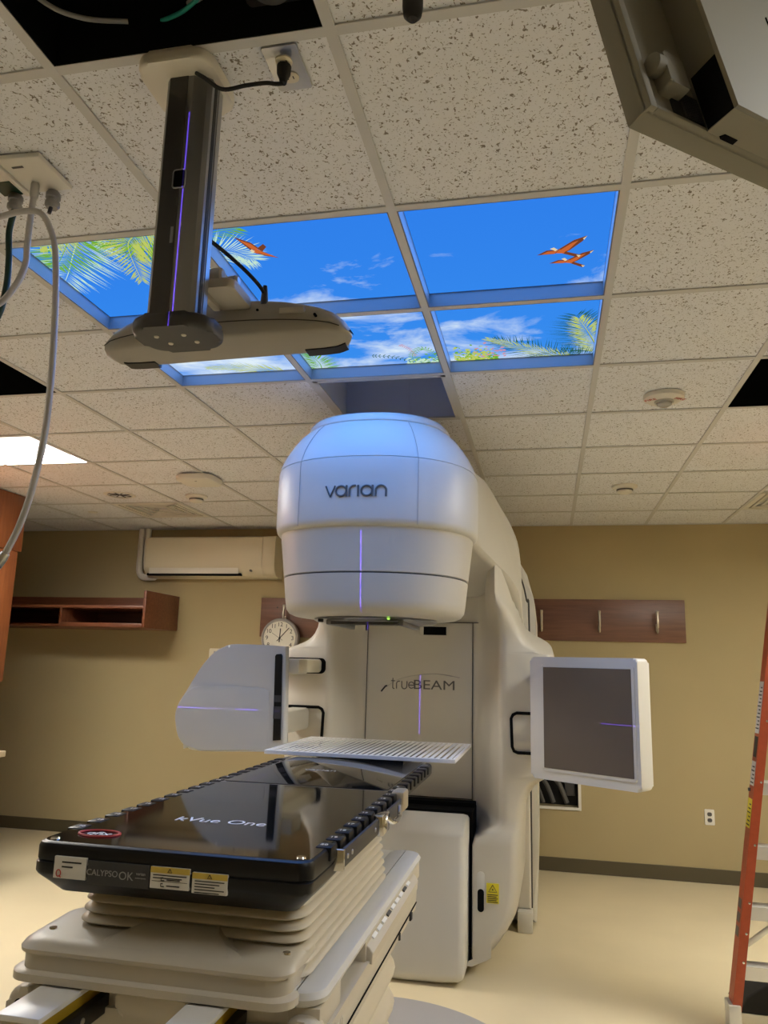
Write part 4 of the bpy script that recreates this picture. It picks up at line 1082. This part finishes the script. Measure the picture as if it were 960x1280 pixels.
obj('mount_pole', lathe(B(), [(0, mp_.z), (.02, mp_.z), (.02, H-.015), (.05, H-.012), (.05, H-.001), (0, H-.001)], (mp_.x, mp_.y, 0), 24), M['alu'], MO)

# ------------------------------------------------------------------ left cabinets
cab = thing('upper_cabinet', 'tall cherry wood upper cabinet at the left edge reaching the ceiling', 'cabinet', (-4.21, 4.2, 1.37))
obj('carcass', box(B(), XL, -4.0, 3.2, 5.20, 1.37, H-.004, .002), M['woodr'], cab)
obj('crown', box(B(), XL, -3.985, 3.19, 5.232, 2.36, H-.003, .003), M['woodr'], cab)
for k in range(3):
    y = 3.22+.66*k; d = obj('door', box(B(), -4.0, -3.982, y, y+.65, 1.38, 2.35, .003), M['woodr'], cab)
    obj('handle', tube(B(), [(-3.982, y+.06, 1.45), (-3.96, y+.06, 1.455), (-3.96, y+.06, 1.545), (-3.982, y+.06, 1.55)], .005, 8), M['nickel'], d)
low_ = thing('base_cabinet', 'cherry wood base cabinet under the pale counter at the left edge', 'cabinet', (-4.1, 4.1, 0))
obj('carcass', box(B(), XL, -3.80, 3.2, 4.96, .10, .872, .002), M['woodr'], low_)
obj('toe_kick', box(B(), XL, -3.86, 3.2, 4.94, 0, .10), M['dark'], low_)
for k in range(3):
    y = 3.22+.58*k; d = obj('door', box(B(), -3.80, -3.782, y, y+.57, .11, .86, .003), M['woodr'], low_)
    obj('handle', tube(B(), [(-3.782, y+.06, .70), (-3.76, y+.06, .705), (-3.76, y+.06, .795), (-3.782, y+.06, .80)], .005, 8), M['nickel'], d)
solo('countertop', box(B(), XL, -3.742, 3.18, 5.0, .872, .912, .004), M['counter'], 'pale laminate countertop end at the left edge on the base cabinet', 'countertop')

# ------------------------------------------------------------------ back wall furnishings
shf = thing('wall_shelf', 'cherry wood open wall shelf with square end panel at left', 'shelf', (-4.3, 6.42, 1.835))
sy = 6.11
obj('end_panel', box(B(), -3.405, -3.380, sy, BW, 1.832, 2.150, .002), M['wood'], shf)
obj('end_panel', box(B(), -5.24, -5.215, sy, BW, 1.832, 2.150, .002), M['wood'], shf)
obj('back_panel', box(B(), -5.215, -3.405, BW-.02, BW, 1.832, 2.135, .001), M['wood'], shf)
obj('shelf_board', box(B(), -5.215, -3.405, sy+.01, BW-.02, 1.995, 2.020, .002), M['wood'], shf)
obj('shelf_board', box(B(), -5.215, -3.405, sy+.06, BW-.02, 1.835, 1.855, .002), M['wood'], shf)
obj('front_rail', box(B(), -4.20, -3.405, sy+.02, sy+.04, 1.835, 1.868, .002), M['wood'], shf)
obj('divider', box(B(), -4.215, -4.195, sy+.02, BW-.02, 1.855, 1.995, .002), M['wood'], shf)

ac = thing('heat_pump', 'white wall mounted split air conditioner above the shelf', 'air conditioner', (-3.04, 6.62, 2.31))
pr = [(BW, 2.315), (BW, 2.685), (6.56, 2.690), (6.525, 2.680), (6.510, 2.655), (6.505, 2.43), (6.515, 2.385), (6.545, 2.345), (6.60, 2.318)]
acb = B(); prism(acb, pr, 'x', -3.655, -2.375, .012, 3); acc = obj('casing', acb, M['ivory'], ac)
obj('front_panel', prism(B(), [(6.512, 2.405), (6.506, 2.402), (6.498, 2.43), (6.498, 2.64), (6.504, 2.668), (6.52, 2.668)], 'x', -3.64, -2.50, .002, 1), M['ivory'], acc)
obj('end_cap', prism(B(), [(6.60, 2.322), (6.54, 2.343), (6.508, 2.385), (6.498, 2.43), (6.498, 2.64), (6.515, 2.684), (6.60, 2.69)], 'x', -2.497, -2.376, .004, 2), M['ivory'], acc)
fl = obj('air_flap', box(B(), -3.60, -2.72, 6.512, 6.522, 2.345, 2.400, .002), M['plastic'], acc)
obj('outlet_slot', box(B(), -3.62, -2.70, 6.516, 6.56, 2.328, 2.350, .001), M['seamd'], acc)
obj('sensor', lathe(B(), [(0, 6.500), (.010, 6.500), (.010, 6.53), (0, 6.53)], (-2.60, 0, 2.372), 14, 'y'), M['inkg'], acc)
g = B()
for dx in (0, .065):
    tube(g, smooth_path([(-3.80+dx, 6.69, H), (-3.80+dx, 6.69, 2.62), (-3.80+dx*1.05, 6.69, 2.42+dx*.6), (-3.775+dx*1.05, 6.69, 2.345+dx*.8), (-3.72+dx, 6.68, 2.325+dx*.6), (-3.62, 6.67, 2.325+dx*.5)], 8), .030, 12)
obj('refrigerant_pipe', g, M['plastic'], ac)
obj('pipe_tie', tube(B(), smooth_path([(-3.64, 6.64, 2.34), (-3.60, 6.63, 2.30), (-3.56, 6.64, 2.33)]), .006, 6), M['plastic'], ac)

def hook(x, z, y, parent_board, label):
    h = obj('coat_hook', box(B(), x-.010, x+.010, y-.010, y, z-.075, z-.015, .003), M['nickel'], parent_board)
    obj('hook_prong', tube(B(), smooth_path([(x, y-.008, z-.03), (x, y-.045, z-.045), (x, y-.062, z-.01), (x, y-.05, z+.06), (x, y-.055, z+.085)], 6), [.010]*13+[.011]*6+[.012]*6, 10), M['nickel'], h)
    obj('hook_prong', tube(B(), smooth_path([(x, y-.008, z-.06), (x, y-.030, z-.085), (x, y-.045, z-.075), (x, y-.048, z-.055)], 6), .008, 8), M['nickel'], h)
rbd = thing('coat_rack', 'long reddish brown coat rack board with three visible hooks on the right', 'coat rack', (.4, 6.72, 1.81))
obj('board', box(B(), -.40, 1.102, 6.708, BW, 1.812, 2.158, .002), M['board'], rbd)
for x in (-.047, .423, .879): hook(x, 1.975, 6.708, rbd, '')
lbd = thing('coat_rack', 'reddish brown coat rack board on the left that the clock hangs from', 'coat rack', (-2.0, 6.72, 1.79))
obj('board', box(B(), -2.558, -1.30, 6.708, BW, 1.795, 2.145, .002), M['board'], lbd)
for x in (-2.32, -1.87): hook(x, 1.995, 6.708, lbd, '')
obj('screw_hole', lathe(B(), [(0, 6.7065), (.008, 6.7065), (.008, 6.709), (0, 6.709)], (-2.40, 0, 2.06), 10, 'y'), M['seam'], lbd)

# clock hung on the hook
cx, cz, cy = -2.335, 1.782, 6.645
ck = thing('wall_clock', 'round white wall clock hanging from a hook behind the left side pod', 'clock', (cx, cy, cz-.175))
obj('rim', lathe(B(), [(.150, cy-.028), (.160, cy-.034), (.172, cy-.028), (.178, cy-.005), (.172, cy+.03), (.150, cy+.03)], (cx, 0, cz), 56, 'y'), M['inkl'], ck)
rim = obj('dial', lathe(B(), [(0, cy-.022), (.156, cy-.022), (.156, cy+.02), (0, cy+.02)], (cx, 0, cz), 48, 'y'), M['dial'], ck)
for n in range(1, 13):
    a = PI/2-2*PI*n/12
    put_text('numeral', str(n), (cx+.120*math.cos(a), cy-.0228, cz+.120*math.sin(a)), .052, M['ink'], rim)
g = B()
for n in range(60):
    a = 2*PI*n/60; r0 = .148 if n % 5 else .145
    tube(g, [(cx+r0*math.cos(a), cy-.0225, cz+r0*math.sin(a)), (cx+.153*math.cos(a), cy-.0225, cz+.153*math.sin(a))], .0008, 4)
obj('minute_marks', g, M['ink'], rim)
for nm, ang, l, w in (('minute_hand', 43, .125, .0035), ('hour_hand', 3.5, .085, .0045), ('second_hand', -58, .085, .0015)):
    a = PI/2-math.radians(ang); d = Vector((math.cos(a), 0, math.sin(a))); c = Vector((cx, cy-.025, cz))
    tube_b = B(); tube(tube_b, [c-d*.035, c+d*l], w, 6); obj(nm, tube_b, M['ink'], ck)
obj('hand_boss', lathe(B(), [(0, cy-.030), (.008, cy-.029), (.008, cy-.022), (0, cy-.022)], (cx, 0, cz), 14, 'y'), M['ink'], ck)

# small wall box behind the pod
tb = thing('wall_controller', 'small pale control box on the wall, peeking out behind the left pod', 'controller', (-2.93, 6.71, 1.55))
obj('case', prism(B(), rrect(-3.03, -2.83, 1.545, 1.680, .012), 'y', 6.695, BW, .004), M['ivory'], tb)
obj('display', box(B(), -2.985, -2.875, 6.692, 6.697, 1.61, 1.655, .001, 1), M['inkl'], tb)

# wall outlet
wo = thing('wall_outlet', 'white wall power outlet low on the right of the tan wall', 'power outlet', (1.212, 6.72, .48))
obj('cover_plate', prism(B(), rrect(1.176, 1.248, .423, .538, .006), 'y', 6.722, BW, .002), M['plastic'], wo)
for dz in (-.022, .022):
    r_ = obj('receptacle', prism(B(), rrect(1.195, 1.229, .466+dz, .495+dz, .012), 'y', 6.719, 6.724, .001), M['inkg'], wo)
    for dx in (-.006, .006): obj('slot', box(B(), 1.212+dx-.0012, 1.212+dx+.0012, 6.718, 6.72, .478+dz, .488+dz), M['seamd'], r_)

# wall opening with hoses
wo2 = thing('wall_opening', 'white framed wall opening showing hoses, below the detector panel', 'wall opening', ((ox0+ox1)/2, BW, oz0))
f = B(); e = .022
for a in ((ox0-e, ox1+e, oz0-e, oz0), (ox0-e, ox1+e, oz1, oz1+e), (ox0-e, ox0, oz0, oz1), (ox1, ox1+e, oz0, oz1)): box(f, a[0], a[1], BW-.012, BW+.02, a[2], a[3])
obj('frame', f, M['plastic'], wo2, smooth=0)
f = B(); box(f, ox0, ox1, BW+.10, BW+.115, oz0, oz1); obj('back', f, M['rubber'], wo2, smooth=0)
for k, (xa, r) in enumerate(((-.02, .018), (.085, .020), (-.10, .014))):
    solo('service_hose', tube(B(), smooth_path([(xa-.08, BW+.05, oz1-.02), (xa-.06, BW+.045, .74), (xa, BW+.04, .64), (xa+.05, BW+.05, oz0+r+.004)], 8), r, 12), M['inkg'],
         ['grey service hose curving down at left inside the wall opening', 'thick grey service hose nearest the right jamb of the wall opening', 'thin grey service hose inside the wall opening hidden near the machine'][k], 'hose', group='hoses in the wall opening')
obj('valve_block', box(B(), .12, .20, BW+.04, BW+.10, .57, .68, .006), M['alud'], wo2)

# ------------------------------------------------------------------ ladder at the right edge
ld = thing('step_ladder', 'orange fiberglass ladder with aluminium steps at the right edge', 'ladder', (1.1, 4.12, 0))
def lp_(side, z):                     # centre of a rail at height z
    t = z/2.4; x = (.788+.40*t) if side < 0 else (1.43-.10*t)
    return Vector((x, 4.10+.10*t, z))
for s in (-1, 1):
    g = B(); rings = []
    for z in (.10, 2.38):
        c = lp_(s, z); o = -s
        # C channel: web outside, flanges towards the steps
        pts = [(-.0, -.042), (-.0, .042), (o*.040, .042), (o*.040, .036), (o*.006, .036), (o*.006, -.036), (o*.040, -.036), (o*.040, -.042)]
        rings.append([(c.x-o*.020+a, c.y+b, z) for a, b in pts])
    loft(g, rings); rl = obj('rail', g, M['orange'], ld, smooth=0)
    g = B(); c = lp_(s, .05)
    box(g, c.x-.026, c.x+.026, c.y-.048, c.y+.048, .0, .125, .004); obj('foot', g, M['alum'], ld)
    if s < 0:
        for z in (.30, .42, .55, .80, 1.08, 1.36):
            c = lp_(s, z); obj('rivet', lathe(B(), [(0, c.y-.046), (.005, c.y-.045), (.007, c.y-.041), (0, c.y-.041)], (c.x+.008, 0, z), 12, 'y'), M['chrome'], rl)
        def sticker(z0, z1, m, y0=-.034, y1=.034):
            g = B(); a, b = lp_(s, z0), lp_(s, z1)
            q = [[(p.x-.0205-d, p.y+y, z) for d, y in ((0, y0), (0, y1), (.0012, y1), (.0012, y0))] for p, z in ((a, z0), (b, z1))]
            loft(g, q); return g
        st1 = obj('safety_sticker', sticker(1.30, 1.545, M['paper']), M['paper'], rl, smooth=0, label='white safety sticker')
        st2 = obj('warning_sticker', sticker(.87, 1.00, M['yel']), M['yel'], rl, smooth=0, label='yellow warning sticker')
        st3 = obj('size_sticker', sticker(1.06, 1.17, M['paper']), M['paper'], rl, smooth=0, label='small white sticker')
        st4 = obj('black_sticker', sticker(1.19, 1.285, M['ink'], -.025, .025), M['ink'], rl, smooth=0, label='dark sticker')
        for base, za, zb, n in ((st1, 1.32, 1.53, 12), (st2, .88, .99, 6), (st3, 1.07, 1.16, 5)):
            g = B()
            for k in range(n):
                z = za+(zb-za)*k/n; c = lp_(s, z)
                box(g, c.x-.0222, c.x-.0210, c.y-.026, c.y+.026-.012*(k % 3), z, z+.006)
            obj('sticker_print', g, M['ink'], base, smooth=0)
        for z in (.42, .48, .54):
            g = sticker(z-.022, z+.018, M['ink'], -.02, .03); obj('rail_marking', g, M['inkg'], rl, smooth=0)
for z in (.285, .535, .795, 1.08, 1.36, 1.64, 1.92, 2.2):
    a, b = lp_(-1, z), lp_(1, z)
    g = B(); box(g, a.x-.012, b.x+.012, a.y-.036, a.y+.036, z-.012, z, .002)
    box(g, a.x-.012, b.x+.012, a.y-.038, a.y-.034, z-.058, z, .001); box(g, a.x-.012, b.x+.012, a.y+.034, a.y+.038, z-.05, z, .001)
    for k in range(5): box(g, a.x, b.x, a.y-.030+.014*k, a.y-.024+.014*k, z, z+.003)
    obj('step', g, M['alum'], ld, smooth=0)
a = lp_(-1, .42); b = lp_(-1, .50)
obj('step_brace', box(B(), -.012, .012, -.004, .004, 0, .20, .001, mtx=Matrix.Translation((a.x+.018, a.y+.01, .36)) @ Matrix.Rotation(math.radians(52), 4, 'Y')), M['alum'], ld)
obj('top_cap', box(B(), 1.195, 1.40, 4.15, 4.26, 2.37, 2.42, .006), M['orange'], ld)
obj('spreader', box(B(), .93, .99, 4.16, 4.17, 1.03, 1.045, .002), M['alud'], ld)
bg = thing('black_object', 'black object on the floor behind the ladder foot', 'case', (1.25, 4.55, 0))  # low black shape behind the ladder foot, built as a solid
obj('body', prism(B(), [(.865, .0), (1.70, .0), (1.70, .16), (1.03, .16), (.90, .07)], 'y', 4.32, 4.56, .01), M['rubber'], bg)
obj('handle', tube(B(), smooth_path([(1.3, 4.44, .155), (1.31, 4.44, .19), (1.40, 4.44, .195), (1.49, 4.44, .19), (1.5, 4.44, .155)]), .009, 8), M['rubber'], bg)

# ------------------------------------------------------------------ positioning lasers (thin fans of light from their wall boxes)
def laser(name, loc, axis, power, fan, width=.0003, rotz=0., color=(.16, .07, 1.)):
    l = bpy.data.lights.new(name, 'POINT'); l.shadow_soft_size = .0; l.energy = power; l.color = color; l.use_nodes = True
    nt = l.node_tree; em = nt.nodes['Emission']
    tc = nt.nodes.new('ShaderNodeTexCoord'); sp_ = nt.nodes.new('ShaderNodeSeparateXYZ')
    ab = nt.nodes.new('ShaderNodeMath'); ab.operation = 'ABSOLUTE'; lt = nt.nodes.new('ShaderNodeMath'); lt.operation = 'LESS_THAN'; lt.inputs[1].default_value = width
    lo = nt.nodes.new('ShaderNodeMath'); lo.operation = 'GREATER_THAN'; hi = nt.nodes.new('ShaderNodeMath'); hi.operation = 'LESS_THAN'
    other = {'X': 'Z', 'Z': 'Y'}[axis]; lo.inputs[1].default_value, hi.inputs[1].default_value = fan
    nt.links.new(sp_.outputs[other], lo.inputs[0]); nt.links.new(sp_.outputs[other], hi.inputs[0])
    g1 = nt.nodes.new('ShaderNodeMath'); g1.operation = 'MULTIPLY'; gate = nt.nodes.new('ShaderNodeMath'); gate.operation = 'MULTIPLY'
    nt.links.new(lo.outputs[0], g1.inputs[0]); nt.links.new(hi.outputs[0], g1.inputs[1]); nt.links.new(g1.outputs[0], gate.inputs[0]); nt.links.new(lt.outputs[0], gate.inputs[1])
    nt.links.new(tc.outputs['Normal'], sp_.inputs[0]); nt.links.new(sp_.outputs[axis], ab.inputs[0]); nt.links.new(ab.outputs[0], lt.inputs[0]); nt.links.new(gate.outputs[0], em.inputs['Strength'])
    o = bpy.data.objects.new(name, l); COL.objects.link(o); o.location = loc; o.rotation_euler = (0, 0, rotz); return o
lz = thing('laser_box', 'wall box of the sagittal positioning laser behind the viewer', 'laser', (CX, YF+.05, 2.30))
obj('case', prism(B(), rrect(CX-.08, CX+.08, 2.2, 2.4, .01), 'y', YF, YF+.06, .005), M['plastic'], lz)
laser('laser_sagittal', (-.645, YF+.09, 2.42), 'X', 3400, (-.17, .068), .00030, .0150)
laser('laser_lateral', (2.80, 2.95, 1.355), 'Z', 9000, (.1285, .1340), .00035)
laser('laser_lateral_left', (-4.30, 3.40, 1.355), 'Z', 6000, (-.02, .037), .00035)

# ------------------------------------------------------------------ world, camera
w = bpy.data.worlds.new('world'); S.world = w; w.use_nodes = True
w.node_tree.nodes['Background'].inputs['Color'].default_value = (.02, .02, .022, 1); w.node_tree.nodes['Background'].inputs['Strength'].default_value = .2
cd = bpy.data.cameras.new('camera'); cd.sensor_fit = 'VERTICAL'; cd.sensor_height = 36; cd.lens = 964.775*36/1280; cd.clip_start = .05
co = bpy.data.objects.new('camera', cd); COL.objects.link(co)
R = Matrix(((.97865445, -.20502900, .01409149), (.20381464, .95948807, -.19453080), (.02636384, .19325049, .98079519)))
right, fwd, up = R.col[0], R.col[1], R.col[2]
m4 = Matrix.Identity(4)
for r in range(3): m4[r][0], m4[r][1], m4[r][2] = right[r], up[r], -fwd[r]
m4.translation = (0, 0, 1.58); co.matrix_world = m4
S.camera = co
S.view_settings.view_transform = 'Standard'; S.view_settings.look = 'None'; S.view_settings.gamma = 1; S.view_settings.use_curve_mapping = False
S.view_settings.exposure = 0.
